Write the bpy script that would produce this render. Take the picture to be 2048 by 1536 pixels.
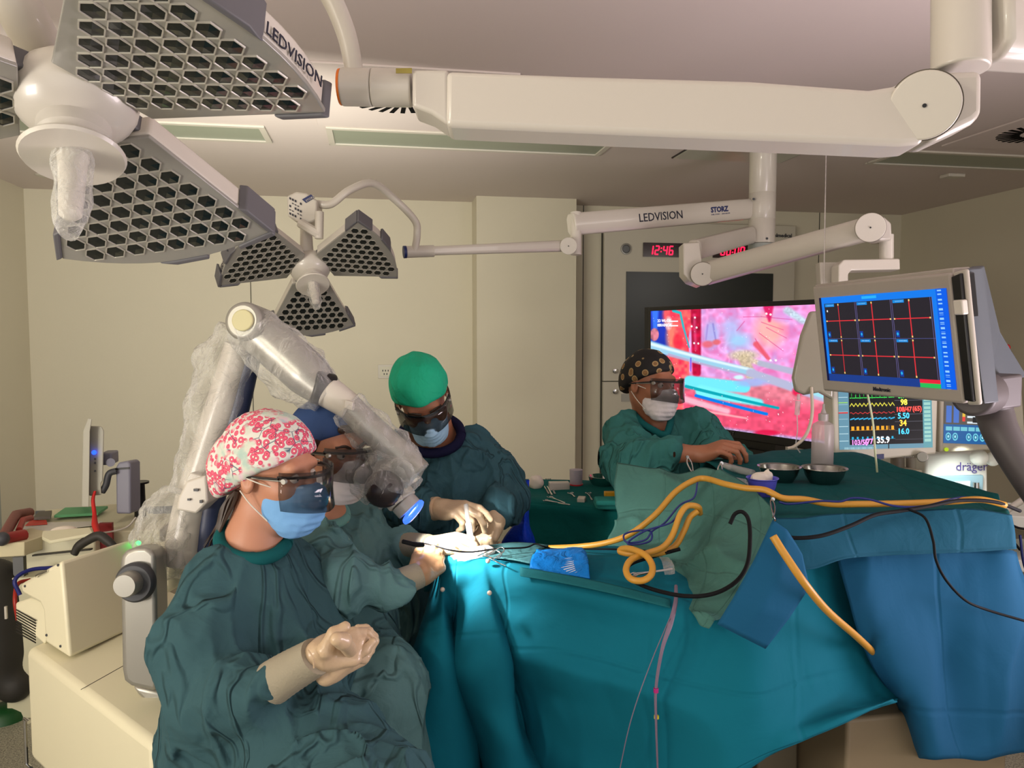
import bpy, bmesh, math, random
import numpy as np
from mathutils import Matrix, Vector
random.seed(7); RNG=np.random.default_rng(7)
for o in list(bpy.data.objects): bpy.data.objects.remove(o)
SC=bpy.context.scene; COL=SC.collection
A=lambda *v: np.array(v,float)
def nrm(v): v=np.asarray(v,float); return v/max(np.linalg.norm(v),1e-9)
# ---------------- camera
FL=1537.; YAW=math.radians(10); PIT=math.radians(3.65)
CF=A(math.sin(YAW)*math.cos(PIT),math.cos(YAW)*math.cos(PIT),-math.sin(PIT))
CR=A(math.cos(YAW),-math.sin(YAW),0); CU=np.cross(CR,CF); CC=A(0,0,1.6)
cd=bpy.data.cameras.new('camera'); cam=bpy.data.objects.new('camera',cd); COL.objects.link(cam)
cd.sensor_fit='HORIZONTAL'; cd.sensor_width=36; cd.lens=36*FL/2048; cd.clip_start=.05; cd.clip_end=60
m=Matrix(((CR[0],CU[0],-CF[0],CC[0]),(CR[1],CU[1],-CF[1],CC[1]),(CR[2],CU[2],-CF[2],CC[2]),(0,0,0,1)))
cam.matrix_world=m; SC.camera=cam
def P(x,y,d): return CC+CF*d+CR*((x-1024)/FL*d)-CU*((y-768)/FL*d)
def ray(x,y): return CF+CR*((x-1024)/FL)-CU*((y-768)/FL)
def PZ(x,y,z): r=ray(x,y); return CC+r*((z-CC[2])/r[2])
def PY(x,y,Y): r=ray(x,y); return CC+r*(Y/r[1])
# ---------------- world, lights, exposure
w=bpy.data.worlds.new('world'); SC.world=w; w.use_nodes=True
w.node_tree.nodes['Background'].inputs[0].default_value=(1,.95,.93,1)
w.node_tree.nodes['Background'].inputs[1].default_value=.88
SC.view_settings.view_transform='Standard'; SC.view_settings.look='None'; SC.view_settings.exposure=.26; SC.view_settings.gamma=1
def light(kind,name,loc,target,energy,color,**k):
    l=bpy.data.lights.new(name,kind); l.energy=energy; l.color=color
    for a,b in k.items(): setattr(l,a,b)
    o=bpy.data.objects.new(name,l); COL.objects.link(o)
    o.location=loc; o.rotation_euler=(Vector(target)-Vector(loc)).to_track_quat('-Z','Y').to_euler(); return o
light('AREA','room_light_rear',(1.2,-2.6,2.7),(.6,3,.9),12,(1,.93,.86),shape='RECTANGLE',size=1.6,size_y=1.2)
light('AREA','room_light_side',(-2.4,-.6,2.45),(-.9,2.6,.7),25,(1,.96,.80),shape='RECTANGLE',size=.4,size_y=.3)
light('AREA','room_light_right',(4.6,1.2,2.5),(1.2,6,1.6),8,(1,.92,.86),shape='RECTANGLE',size=.8,size_y=.6)
light('AREA','back_wall_fill',(-.6,3.7,1.75),(-1.0,6.2,2.55),34,(1,.97,.84),shape='RECTANGLE',size=1.5,size_y=1.0)  # added fill with no lamp around it, lifts back wall and ceiling
light('SPOT','scope_lamp',P(824,1022,2.07)+A(0,0,-.01),P(935,1108,2.17),26,(1,.97,.92),spot_size=math.radians(95),spot_blend=.85,shadow_soft_size=.02)
light('SPOT','shelf_lamp',P(1925,903,3.12),P(1915,985,3.30),3.2,(.97,1,.95),spot_size=math.radians(84),spot_blend=.8,shadow_soft_size=.04)
light('AREA','ceiling_fill_right',(2.7,.9,1.0),(1.7,.6,2.8),70,(1,.85,.92),shape='RECTANGLE',size=1.4,size_y=.8)  # unseen added uplight, brightens the ceiling from the right
light('AREA','ceiling_fill_left',(-2.3,.3,1.2),(-1.7,1.6,2.8),48,(1,.92,.84),shape='RECTANGLE',size=1.,size_y=.7)  # added uplight out of frame, no fitting, lifts the ceiling at left
# ---------------- materials
def lin(c): 
    c=np.array(c[:3],float)/255; return tuple(np.where(c<=.04045,c/12.92,((c+.055)/1.055)**2.4))+(1.,)
MATS={}
def mat(name,rgb,rough=.5,metal=0,bump=None,var=0,emis=None,es=0,alpha=1,trans=0,spec=.5,sheen=0,coat=0):
    if name in MATS: return MATS[name]
    m=bpy.data.materials.new(name); m.use_nodes=True; nt=m.node_tree; b=nt.nodes['Principled BSDF']; L=nt.links.new
    c=lin(rgb); b.inputs['Base Color'].default_value=c; b.inputs['Roughness'].default_value=rough; b.inputs['Metallic'].default_value=metal
    b.inputs['Specular IOR Level'].default_value=spec
    if sheen: b.inputs['Sheen Weight'].default_value=sheen
    if coat: b.inputs['Coat Weight'].default_value=coat
    tc=nt.nodes.new('ShaderNodeTexCoord')
    if var:
        n=nt.nodes.new('ShaderNodeTexNoise'); n.inputs['Scale'].default_value=3.; n.inputs['Detail'].default_value=4; L(tc.outputs['Object'],n.inputs['Vector'])
        mx=nt.nodes.new('ShaderNodeMix'); mx.data_type='RGBA'
        mx.inputs[6].default_value=tuple(x*(1-var) for x in c[:3])+(1,); mx.inputs[7].default_value=tuple(min(1,x*(1+var)) for x in c[:3])+(1,)
        L(n.outputs[0],mx.inputs[0]); L(mx.outputs[2],b.inputs['Base Color'])
    if bump:
        n=nt.nodes.new('ShaderNodeTexNoise'); n.inputs['Scale'].default_value=bump[0]; n.inputs['Detail'].default_value=3; L(tc.outputs['Object'],n.inputs['Vector'])
        bp=nt.nodes.new('ShaderNodeBump'); bp.inputs['Strength'].default_value=bump[1]; bp.inputs['Distance'].default_value=.005
        L(n.outputs[0],bp.inputs['Height']); L(bp.outputs[0],b.inputs['Normal'])
    if emis is not None: b.inputs['Emission Color'].default_value=lin(emis); b.inputs['Emission Strength'].default_value=es
    b.inputs['Alpha'].default_value=alpha; b.inputs['Transmission Weight'].default_value=trans
    MATS[name]=m; return m
def attr_mat(name,es,rough=.3):
    if name in MATS: return MATS[name]
    m=bpy.data.materials.new(name); m.use_nodes=True; nt=m.node_tree; b=nt.nodes['Principled BSDF']
    a=nt.nodes.new('ShaderNodeAttribute'); a.attribute_name='Col'
    b.inputs['Base Color'].default_value=(.006,.006,.006,1); b.inputs['Roughness'].default_value=.25; b.inputs['Specular IOR Level'].default_value=.12
    nt.links.new(a.outputs['Color'],b.inputs['Emission Color']); b.inputs['Emission Strength'].default_value=es
    MATS[name]=m; return m
def film(name,rgb=(235,235,230),op=.12,bs=30,st=.6,rough=.12):
    """thin clear plastic: mostly see-through, with a glossy skin"""
    if name in MATS: return MATS[name]
    m=bpy.data.materials.new(name); m.use_nodes=True; nt=m.node_tree; nt.nodes.clear(); N=nt.nodes.new; L=nt.links.new
    out=N('ShaderNodeOutputMaterial'); tr=N('ShaderNodeBsdfTransparent'); b=N('ShaderNodeBsdfPrincipled'); mx=N('ShaderNodeMixShader')
    b.inputs['Base Color'].default_value=lin(rgb); b.inputs['Roughness'].default_value=rough; b.inputs['Specular IOR Level'].default_value=.9
    tc=N('ShaderNodeTexCoord'); n=N('ShaderNodeTexNoise'); n.inputs['Scale'].default_value=bs; n.inputs['Detail'].default_value=5; n.inputs['Distortion'].default_value=1.5
    L(tc.outputs['Object'],n.inputs['Vector']); bp=N('ShaderNodeBump'); bp.inputs['Strength'].default_value=st; bp.inputs['Distance'].default_value=.02
    L(n.outputs[0],bp.inputs['Height']); L(bp.outputs[0],b.inputs['Normal'])
    f=N('ShaderNodeLayerWeight'); f.inputs[0].default_value=.35; L(bp.outputs[0],f.inputs['Normal'])
    ma=N('ShaderNodeMath'); ma.operation='MULTIPLY_ADD'; ma.inputs[1].default_value=.55; ma.inputs[2].default_value=op; ma.use_clamp=True
    L(f.outputs['Facing'],ma.inputs[0]); L(ma.outputs[0],mx.inputs[0]); L(tr.outputs[0],mx.inputs[1]); L(b.outputs[0],mx.inputs[2]); L(mx.outputs[0],out.inputs[0])
    MATS[name]=m; return m
def cloth(name,rgb,crease=None,weave=900,var=.12,wr=.25,ws=14,rough=.85,rg=0,rs=6):
    if name in MATS: return MATS[name]
    m=bpy.data.materials.new(name); m.use_nodes=True; nt=m.node_tree; b=nt.nodes['Principled BSDF']; N=nt.nodes.new; L=nt.links.new
    b.inputs['Roughness'].default_value=rough; b.inputs['Specular IOR Level'].default_value=.12
    c=lin(rgb); tc=N('ShaderNodeTexCoord')
    n=N('ShaderNodeTexNoise'); n.inputs['Scale'].default_value=5; n.inputs['Detail'].default_value=6; L(tc.outputs['Object'],n.inputs['Vector'])
    mx=N('ShaderNodeMix'); mx.data_type='RGBA'; mx.inputs[6].default_value=tuple(x*(1-var) for x in c[:3])+(1,); mx.inputs[7].default_value=tuple(x*(1+var) for x in c[:3])+(1,)
    L(n.outputs[0],mx.inputs[0]); L(mx.outputs[2],b.inputs['Base Color'])
    w1=N('ShaderNodeTexNoise'); w1.inputs['Scale'].default_value=weave; L(tc.outputs['Object'],w1.inputs['Vector'])
    w2=N('ShaderNodeTexNoise'); w2.inputs['Scale'].default_value=ws; w2.inputs['Detail'].default_value=4; w2.inputs['Distortion'].default_value=.8; L(tc.outputs['Object'],w2.inputs['Vector'])
    b1=N('ShaderNodeBump'); b1.inputs['Strength'].default_value=.12; b1.inputs['Distance'].default_value=.001; L(w1.outputs[0],b1.inputs['Height'])
    b2=N('ShaderNodeBump'); b2.inputs['Strength'].default_value=wr; b2.inputs['Distance'].default_value=.02; L(w2.outputs[0],b2.inputs['Height']); L(b1.outputs[0],b2.inputs['Normal'])
    last=b2
    if rg:
        mp=N('ShaderNodeMapping'); mp.inputs['Scale'].default_value=(1,1,.45); mp.inputs['Rotation'].default_value=(.25,.3,.2); L(tc.outputs['Object'],mp.inputs[0])
        n3=N('ShaderNodeTexNoise'); n3.inputs['Scale'].default_value=rs; n3.inputs['Detail'].default_value=2; n3.inputs['Distortion'].default_value=1.1; L(mp.outputs[0],n3.inputs['Vector'])
        s1=N('ShaderNodeMath'); s1.operation='SUBTRACT'; s1.inputs[1].default_value=.5; L(n3.outputs[0],s1.inputs[0])
        s2=N('ShaderNodeMath'); s2.operation='ABSOLUTE'; L(s1.outputs[0],s2.inputs[0])
        s3=N('ShaderNodeMapRange'); s3.interpolation_type='SMOOTHERSTEP'; s3.inputs[1].default_value=0; s3.inputs[2].default_value=.07; s3.inputs[3].default_value=1; s3.inputs[4].default_value=0; L(s2.outputs[0],s3.inputs[0])
        b4=N('ShaderNodeBump'); b4.inputs['Strength'].default_value=rg; b4.inputs['Distance'].default_value=.012; L(s3.outputs[0],b4.inputs['Height']); L(b2.outputs[0],b4.inputs['Normal']); last=b4; b2=b4
    if crease:
        uv=N('ShaderNodeUVMap'); sp=N('ShaderNodeSeparateXYZ'); L(uv.outputs[0],sp.inputs[0])
        acc=None
        for k,ax in enumerate((0,1)):
            mu=N('ShaderNodeMath'); mu.operation='MULTIPLY'; mu.inputs[1].default_value=crease[k]; L(sp.outputs[ax],mu.inputs[0])
            pp=N('ShaderNodeMath'); pp.operation='PINGPONG'; pp.inputs[1].default_value=.5; L(mu.outputs[0],pp.inputs[0])
            mr=N('ShaderNodeMapRange'); mr.interpolation_type='SMOOTHSTEP'; mr.inputs[1].default_value=0; mr.inputs[2].default_value=.035; L(pp.outputs[0],mr.inputs[0])
            if acc is None: acc=mr
            else:
                mm=N('ShaderNodeMath'); mm.operation='MINIMUM'; L(acc.outputs[0],mm.inputs[0]); L(mr.outputs[0],mm.inputs[1]); acc=mm
        b3=N('ShaderNodeBump'); b3.inputs['Strength'].default_value=.5; b3.inputs['Distance'].default_value=.005; L(acc.outputs[0],b3.inputs['Height']); L(b2.outputs[0],b3.inputs['Normal']); last=b3
    L(last.outputs[0],b.inputs['Normal'])
    MATS[name]=m; return m
# ---------------- object plumbing
WO={}
def tagd(o,label=None,cat=None,group=None,kind=None):
    if label: o['label']=label
    if cat: o['category']=cat
    if group: o['group']=group
    if kind: o['kind']=kind
    return o
def thing(name,label,cat,loc,group=None):
    o=bpy.data.objects.new(name,None); COL.objects.link(o); o.empty_display_size=.05
    o.location=tuple(loc); WO[o.name]=np.array(loc,float); return tagd(o,label,cat,group)
def link_mesh(name,me,mt,parent=None,smooth=40,bevel=0,label=None,cat=None,group=None,kind=None,subsurf=0):
    n=len(me.vertices); co=np.empty(n*3); me.vertices.foreach_get('co',co); co=co.reshape(-1,3)
    c=(co.min(0)+co.max(0))/2 if n else A(0,0,0); co-=c; me.vertices.foreach_set('co',co.ravel()); me.update()
    o=bpy.data.objects.new(name,me); COL.objects.link(o); WO[o.name]=c
    if parent is not None: o.parent=parent; o.location=tuple(c-WO[parent.name])
    else: o.location=tuple(c)
    for x in (mt if isinstance(mt,(list,tuple)) else [mt]): me.materials.append(x)
    if smooth:
        me.polygons.foreach_set('use_smooth',[True]*len(me.polygons))
        if smooth<180: me.set_sharp_from_angle(angle=math.radians(smooth))
    if bevel:
        b=o.modifiers.new('b','BEVEL'); b.width=bevel; b.segments=3; b.limit_method='ANGLE'; b.angle_limit=math.radians(40); b.harden_normals=False
    if subsurf: s=o.modifiers.new('s','SUBSURF'); s.levels=s.render_levels=subsurf
    return tagd(o,label,cat,group,kind)
def mesh_q(V,Q):
    me=bpy.data.meshes.new('m'); V=np.asarray(V,np.float32); Q=np.asarray(Q,np.int32)
    me.vertices.add(len(V)); me.vertices.foreach_set('co',V.ravel())
    me.loops.add(Q.size); me.loops.foreach_set('vertex_index',Q.ravel())
    me.polygons.add(len(Q)); me.polygons.foreach_set('loop_start',np.arange(len(Q),dtype=np.int32)*4)
    me.update(calc_edges=True); me.validate(); return me
def basis(z,x=None):
    z=nrm(z); 
    if x is None: x=A(0,0,1) if abs(z[2])<.9 else A(1,0,0)
    x=np.asarray(x,float); x=nrm(x-z*(x@z)); return np.stack([x,np.cross(z,x),z],1)
class B:
    def __init__(s): s.v=[]; s.f=[]; s.m=[]
    def add(s,v,f,mi=0):
        n=len(s.v); s.v+= [tuple(map(float,p)) for p in v]; s.f+=[tuple(i+n for i in q) for q in f]; s.m+=[mi]*len(f); return s
    def box(s,c,size,R=None,mi=0):
        R=np.eye(3) if R is None else R; h=np.array(size)/2; c=np.array(c,float)
        v=[c+R@(h*A(x,y,z)) for z in(-1,1) for y in(-1,1) for x in(-1,1)]
        return s.add(v,[(0,2,3,1),(4,5,7,6),(0,1,5,4),(2,6,7,3),(0,4,6,2),(1,3,7,5)],mi)
    def prism(s,poly,vec,mi=0):
        n=len(poly); vec=np.array(vec); v=[np.array(p,float) for p in poly]; v=v+[p+vec for p in v]
        return s.add(v,[tuple(range(n))[::-1],tuple(range(n,2*n))]+[(i,(i+1)%n,(i+1)%n+n,i+n) for i in range(n)],mi)
    def lathe(s,prof,c,axis,seg=28,mi=0,x=None,cap=True):
        R=basis(axis,x); c=np.array(c,float); v=[];f=[]
        for r,h in prof:
            for k in range(seg):
                a=2*math.pi*k/seg; v.append(c+R@A(r*math.cos(a),r*math.sin(a),h))
        for i in range(len(prof)-1):
            for k in range(seg): f.append((i*seg+k,i*seg+(k+1)%seg,(i+1)*seg+(k+1)%seg,(i+1)*seg+k))
        if cap:
            if prof[0][0]>1e-5: f.append(tuple(range(seg))[::-1])
            if prof[-1][0]>1e-5: f.append(tuple(range((len(prof)-1)*seg,len(prof)*seg)))
        return s.add(v,f,mi)
    def cyl(s,a,b,ra,rb=None,seg=24,mi=0):
        a=np.array(a,float);b=np.array(b,float); rb=ra if rb is None else rb
        return s.lathe([(ra,0),(rb,np.linalg.norm(b-a))],a,b-a,seg,mi)
    def sph(s,c,r,R=None,seg=20,mi=0):
        R=np.eye(3) if R is None else R; r=np.array(r,float)*np.ones(3); v=[];f=[];rg=seg//2
        for i in range(rg+1):
            t=math.pi*i/rg
            for k in range(seg):
                a=2*math.pi*k/seg; v.append(np.array(c)+R@(r*A(math.sin(t)*math.cos(a),math.sin(t)*math.sin(a),-math.cos(t))))
        for i in range(rg):
            for k in range(seg): f.append((i*seg+k,i*seg+(k+1)%seg,(i+1)*seg+(k+1)%seg,(i+1)*seg+k))
        return s.add(v,f,mi)
    def tube(s,pts,r,seg=12,sub=8,mi=0,rad=None,smooth=True,sq=None):
        p=cr(np.array(pts,float),sub) if smooth and len(pts)>2 else np.array(pts,float)
        n=len(p); rr=np.full(n,r,float) if np.isscalar(r) else np.interp(np.linspace(0,1,n),np.linspace(0,1,len(r)),r)
        T=np.gradient(p,axis=0); T/=np.linalg.norm(T,axis=1)[:,None]+1e-12
        X=basis(T[0])[:,0]; v=[];f=[]
        for i in range(n):
            X=nrm(X-T[i]*(X@T[i])); Y=np.cross(T[i],X)
            for k in range(seg):
                a=2*math.pi*k/seg; q=rr[i]*(1 if rad is None else rad(i/(n-1),a)); v.append(p[i]+q*(X*math.cos(a)+Y*math.sin(a)))
        for i in range(n-1):
            for k in range(seg): f.append((i*seg+k,i*seg+(k+1)%seg,(i+1)*seg+(k+1)%seg,(i+1)*seg+k))
        f.append(tuple(range(seg))[::-1]); f.append(tuple(range((n-1)*seg,n*seg)))
        return s.add(v,f,mi)
    def obj(s,name,mt,parent=None,smooth=40,bevel=0,label=None,cat=None,group=None,kind=None,subsurf=0):
        me=bpy.data.meshes.new(name); me.from_pydata(s.v,[],s.f); me.update()
        if any(s.m): me.polygons.foreach_set('material_index',s.m)
        bm=bmesh.new(); bm.from_mesh(me); bmesh.ops.remove_doubles(bm,verts=bm.verts,dist=1e-6); bmesh.ops.recalc_face_normals(bm,faces=bm.faces); bm.to_mesh(me); bm.free()
        return link_mesh(name,me,mt,parent,smooth,bevel,label,cat,group,kind,subsurf)
def cr(p,sub):
    """Catmull-Rom through the rows of p"""
    p=np.asarray(p,float); n=len(p)
    if n<3: return np.stack([p[0]+(p[-1]-p[0])*t for t in np.linspace(0,1,sub*(n-1)+1)])
    q=np.concatenate([[2*p[0]-p[1]],p,[2*p[-1]-p[-2]]]); out=[]
    for i in range(n-1):
        a,b,c,d=q[i:i+4]
        for k in range(sub):
            t=k/sub; out.append(.5*((2*b)+(c-a)*t+(2*a-5*b+4*c-d)*t*t+(3*b-a-3*c+d)*t**3))
    out.append(p[-1]); return np.array(out)
def copy_tree(o,parent=None):
    c=o.copy(); COL.objects.link(c); c.parent=parent; WO[c.name]=WO[o.name]
    for ch in o.children: copy_tree(ch,c)
    return c
# ---------------- value noise
_H=RNG.random((64,64,64)).astype(np.float32)
def vn(p):
    p=np.asarray(p,np.float32); i=np.floor(p).astype(np.int32); f=p-i; f=f*f*(3-2*f); i&=63; j=(i+1)&63
    x,y,z=f[...,0],f[...,1],f[...,2]
    def g(a,b,c): return _H[a,b,c]
    c00=g(i[...,0],i[...,1],i[...,2])*(1-x)+g(j[...,0],i[...,1],i[...,2])*x
    c10=g(i[...,0],j[...,1],i[...,2])*(1-x)+g(j[...,0],j[...,1],i[...,2])*x
    c01=g(i[...,0],i[...,1],j[...,2])*(1-x)+g(j[...,0],i[...,1],j[...,2])*x
    c11=g(i[...,0],j[...,1],j[...,2])*(1-x)+g(j[...,0],j[...,1],j[...,2])*x
    return (c00*(1-y)+c10*y)*(1-z)+(c01*(1-y)+c11*y)*z
def ridge(p,k=1.3):
    q=p+ (vn(p*.6+7.3)[...,None]-.5)*k
    return 1-np.abs(2*vn(q)-1)*2      # sharp ridges in -1..1
def sharp(p,k=1.5,e=3):
    q=p+(vn(p*.55+3.3)[...,None]-.5)*k+(vn(p*.9+11)[...,None]-.5)*.6
    return (1-np.abs(2*vn(q)-1))**e
# ---------------- sheets of cloth
def sheet(name,rows,mt,parent=None,sub=(8,8),thick=.0025,wr=.004,fs=(9,9,9),wr2=0,fs2=(30,30,30),smooth=180,pix=True,lin_=False,am=0,fa=(6,6,6),amz=None,**k):
    R=[[ (P(*c) if pix else np.array(c,float)) for c in r] for r in rows]
    G=np.array(R)                                        # nr,nc,3
    if lin_:
        li_=lambda g,n: np.concatenate([g[i]+(g[i+1]-g[i])*(k_/n)for i in range(len(g)-1) for k_ in range(n)]+[g[-1]]).reshape(-1,3)
        G=np.stack([li_(G[i],sub[0]) for i in range(len(G))]); G=np.stack([li_(G[:,j],sub[1]) for j in range(G.shape[1])],1)
    else:
        G=np.stack([cr(G[i],sub[0]) for i in range(len(G))]); G=np.stack([cr(G[:,j],sub[1]) for j in range(G.shape[1])],1)
    nr,nc=G.shape[:2]
    dx=np.gradient(G,axis=1); dy=np.gradient(G,axis=0); Nn=np.cross(dx,dy); Nn/=np.linalg.norm(Nn,axis=2)[...,None]+1e-9
    if wr: G=G+Nn*(wr*ridge(G*np.array(fs)))[...,None]
    if wr2: G=G+Nn*(wr2*ridge(G*np.array(fs2)+3.1))[...,None]
    if am: G=G+Nn*(np.sign((Nn*(CC-G)).sum(-1))*am*sharp(G*np.array(fa))*(1 if amz is None else np.clip((amz-G[...,2])/.14,0,1)))[...,None]
    V=G.reshape(-1,3); ii=np.arange(nr*nc).reshape(nr,nc)
    Q=np.stack([ii[:-1,:-1],ii[:-1,1:],ii[1:,1:],ii[1:,:-1]],-1).reshape(-1,4)
    me=mesh_q(V,Q); uv=me.uv_layers.new(name='UVMap')
    li=np.empty(len(me.loops),np.int32); me.loops.foreach_get('vertex_index',li)
    arc=np.linalg.norm(np.diff(G[nr//2],axis=0),axis=1).sum(); arv=np.linalg.norm(np.diff(G[:,nc//2],axis=0),axis=1).sum()
    u=(li%nc)/(nc-1)*arc; v=(li//nc)/(nr-1)*arv; uv.data.foreach_set('uv',np.stack([u,v],1).astype(np.float32).ravel())
    o=link_mesh(name,me,mt,parent,smooth,**k)
    if thick: s=o.modifiers.new('t','SOLIDIFY'); s.thickness=thick; s.offset=0
    return o
# ---------------- text and screens
def text(s,o,xd,yd,size,mt,name='lettering',parent=None,depth=.0006,align='LEFT',sx=1.,lift=.001,shear=0,bold=0):
    c=bpy.data.curves.new('t','FONT'); c.body=s; c.size=size; c.extrude=depth; c.align_x=align; c.shear=shear; c.resolution_u=2; c.offset=bold
    t=bpy.data.objects.new('t',c); me=bpy.data.meshes.new_from_object(t); bpy.data.objects.remove(t)
    n=len(me.vertices); co=np.empty(n*3); me.vertices.foreach_get('co',co); co=co.reshape(-1,3)
    xd=nrm(xd); z=nrm(np.cross(xd,yd)); yd=np.cross(z,xd)
    co=np.array(o,float)+co[:,:1]*xd*sx+co[:,1:2]*yd+(co[:,2:]+lift)*z; me.vertices.foreach_set('co',co.ravel()); me.update()
    me.materials.clear(); return link_mesh(name,me,mt,parent,0)
def screen(name,TL,TR,BL,fn,nx,ny,mt,parent,lift=0):
    u,v=np.meshgrid((np.arange(nx)+.5)/nx,(np.arange(ny)+.5)/ny)
    TL,TR,BL=map(np.asarray,(TL,TR,BL)); z=nrm(np.cross(TR-TL,TL-BL))*lift
    V=TL+z+(u.ravel()[:,None])*(TR-TL)*nx/(nx)+(v.ravel()[:,None])*(BL-TL)
    U=(np.arange(nx)/(nx-1)); Vv=np.arange(ny)/(ny-1); u,v=np.meshgrid(U,Vv)
    V=TL+z+u.ravel()[:,None]*(TR-TL)+v.ravel()[:,None]*(BL-TL)
    ii=np.arange(nx*ny).reshape(ny,nx); Q=np.stack([ii[:-1,:-1],ii[1:,:-1],ii[1:,1:],ii[:-1,1:]],-1).reshape(-1,4)
    me=mesh_q(V,Q); col=np.clip(fn(u,v),0,255)/255.; col=np.where(col<=.04045,col/12.92,((col+.055)/1.055)**2.4).reshape(-1,3)
    ca=me.color_attributes.new('Col','FLOAT_COLOR','POINT'); ca.data.foreach_set('color',np.concatenate([col,np.ones((len(col),1))],1).astype(np.float32).ravel())
    return link_mesh(name,me,mt,parent,0)
# ---------------- signed distance modelling for bodies
class S:
    def __init__(s): s.p=[]
    def rc(s,a,b,ra,rb=None,k=.02,fold=None,op='u'):
        s.p.append(('rc',np.array(a,float),np.array(b,float),ra,ra if rb is None else rb,k,op,fold)); return s
    def el(s,c,r,R=None,k=.02,op='u',fold=None):
        s.p.append(('el',np.array(c,float),np.array(r,float)*np.ones(3),np.eye(3) if R is None else R,0,k,op,fold)); return s
    def bx(s,c,h,R=None,rd=.005,k=.01,op='u'):
        s.p.append(('bx',np.array(c,float),np.array(h,float),np.eye(3) if R is None else R,rd,k,op,None)); return s
    def chain(s,pts,rs,k=.02,fold=None):
        for i in range(len(pts)-1): s.rc(pts[i],pts[i+1],rs[i],rs[i+1],k,fold)
        return s
    def hs(s,pt,n,k=.004): s.p.append(('hs',np.array(pt,float),nrm(n),0,0,k,'i',None)); return s   # keep the side n points away from
    def off(s,v): s.p.append(('off',v,0,0,0,0,'o',None)); return s
    def fn(s,f,op='o'): s.p.append(('fn',f,0,0,0,0,'f',None)); return s
    def ev(s,X):
        D=np.full(len(X),9.,np.float32)
        for q in s.p:
            t=q[0]
            if t=='off': D=D-q[1]; continue
            if t=='fn': D=q[1](X,D); continue
            if t=='rc':
                _,a,b,ra,rb,k,op,fold=q; ab=b-a; L2=max(ab@ab,1e-9); h=np.clip(((X-a)@ab)/L2,0,1)
                C=a+h[:,None]*ab; d=np.linalg.norm(X-C,axis=1)-(ra+(rb-ra)*h)
                if fold is not None:
                    am,fa,fl=fold; e=nrm(ab); al=(X@e)[:,None]*e; pr=X-al
                    mk=np.abs(d)<.06
                    if mk.any(): d[mk]-=am*ridge(pr[mk]*fa+al[mk]*fl)
            elif t=='el':
                _,c,r,R,_,k,op,fold=q; y=(X-c)@R; l=np.linalg.norm(y/r,axis=1); l2=np.linalg.norm(y/(r*r),axis=1)+1e-9; d=l*(l-1)/l2
                if fold is not None:
                    am,fa,fl=fold; mk=np.abs(d)<.06
                    if mk.any(): d[mk]-=am*ridge(X[mk]*A(fa,fa,fl))
            elif t=='bx':
                _,c,hh,R,rd,k,op,_=q; y=np.abs((X-c)@R)-hh+rd; d=np.linalg.norm(np.maximum(y,0),axis=1)+np.minimum(y.max(1),0)-rd
            elif t=='hs':
                _,pt,nn,_,_,k,op,_=q; d=(X-pt)@nn
            if op=='u':
                h=np.maximum(k-np.abs(D-d),0)/k; D=np.minimum(D,d)-h*h*k*.25
            elif op=='s':
                d=-d; h=np.maximum(k-np.abs(D-d),0)/k; D=np.maximum(D,d)+h*h*k*.25
            elif op=='i':
                h=np.maximum(k-np.abs(D-d),0)/k; D=np.maximum(D,d)+h*h*k*.25
        return D
    def mesh(s,h,lo=None,hi=None,bs=10):
        if lo is None:
            lo=A(9,9,9)*9.;hi=-lo
            for q in s.p:
                if q[6]!='u': continue
                if q[0]=='rc':
                    for c,r in((q[1],q[3]),(q[2],q[4])): lo=np.minimum(lo,c-r-.02); hi=np.maximum(hi,c+r+.02)
                else: r=np.max(q[2])*1.75 if q[0]=='bx' else np.max(q[2]); lo=np.minimum(lo,q[1]-r-.02); hi=np.maximum(hi,q[1]+r+.02)
        nb=np.ceil((hi-lo)/h/bs).astype(int); n=nb*bs+1
        F=np.ones(n,np.float32)
        bc=np.stack(np.meshgrid(*[np.arange(k) for k in nb],indexing='ij'),-1).reshape(-1,3)
        cen=lo+(bc*bs+bs/2)*h; D=s.ev(cen); rad=bs*h*.87*1.25+.012
        act=np.abs(D)<rad
        loc=np.stack(np.meshgrid(*[np.arange(bs+1)]*3,indexing='ij'),-1)
        for c,d in zip(bc[~act],D[~act]):
            if d<0: F[c[0]*bs:c[0]*bs+bs+1,c[1]*bs:c[1]*bs+bs+1,c[2]*bs:c[2]*bs+bs+1]=-1
        A_=bc[act]; CH=400
        for i in range(0,len(A_),CH):
            cc=A_[i:i+CH]; X=(lo+(cc[:,None,None,None,:]*bs+loc)*h).reshape(-1,3)
            v=s.ev(X).reshape(len(cc),bs+1,bs+1,bs+1)
            for c,x in zip(cc,v): F[c[0]*bs:c[0]*bs+bs+1,c[1]*bs:c[1]*bs+bs+1,c[2]*bs:c[2]*bs+bs+1]=x
        # surface nets
        neg=F<0; cn=np.zeros(np.array(F.shape)-1,np.int8)
        cor=[(i,j,k) for i in(0,1) for j in(0,1) for k in(0,1)]
        for i,j,k in cor: cn+=neg[i:i+F.shape[0]-1,j:j+F.shape[1]-1,k:k+F.shape[2]-1]
        cells=np.argwhere((cn>0)&(cn<8)); idx=-np.ones(cn.shape,np.int32); idx[tuple(cells.T)]=np.arange(len(cells))
        acc=np.zeros((len(cells),3)); cnt=np.zeros(len(cells))
        for a in cor:
            for ax in range(3):
                if a[ax]: continue
                b=list(a); b[ax]=1
                fa=F[tuple((cells+a).T)]; fb=F[tuple((cells+b).T)]; mk=(fa<0)!=(fb<0)
                t=np.where(mk,fa/(fa-fb+1e-12),0)
                pt=np.array(a,float)[None].repeat(len(cells),0); pt[:,ax]=t
                acc[mk]+=pt[mk]; cnt[mk]+=1
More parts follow.
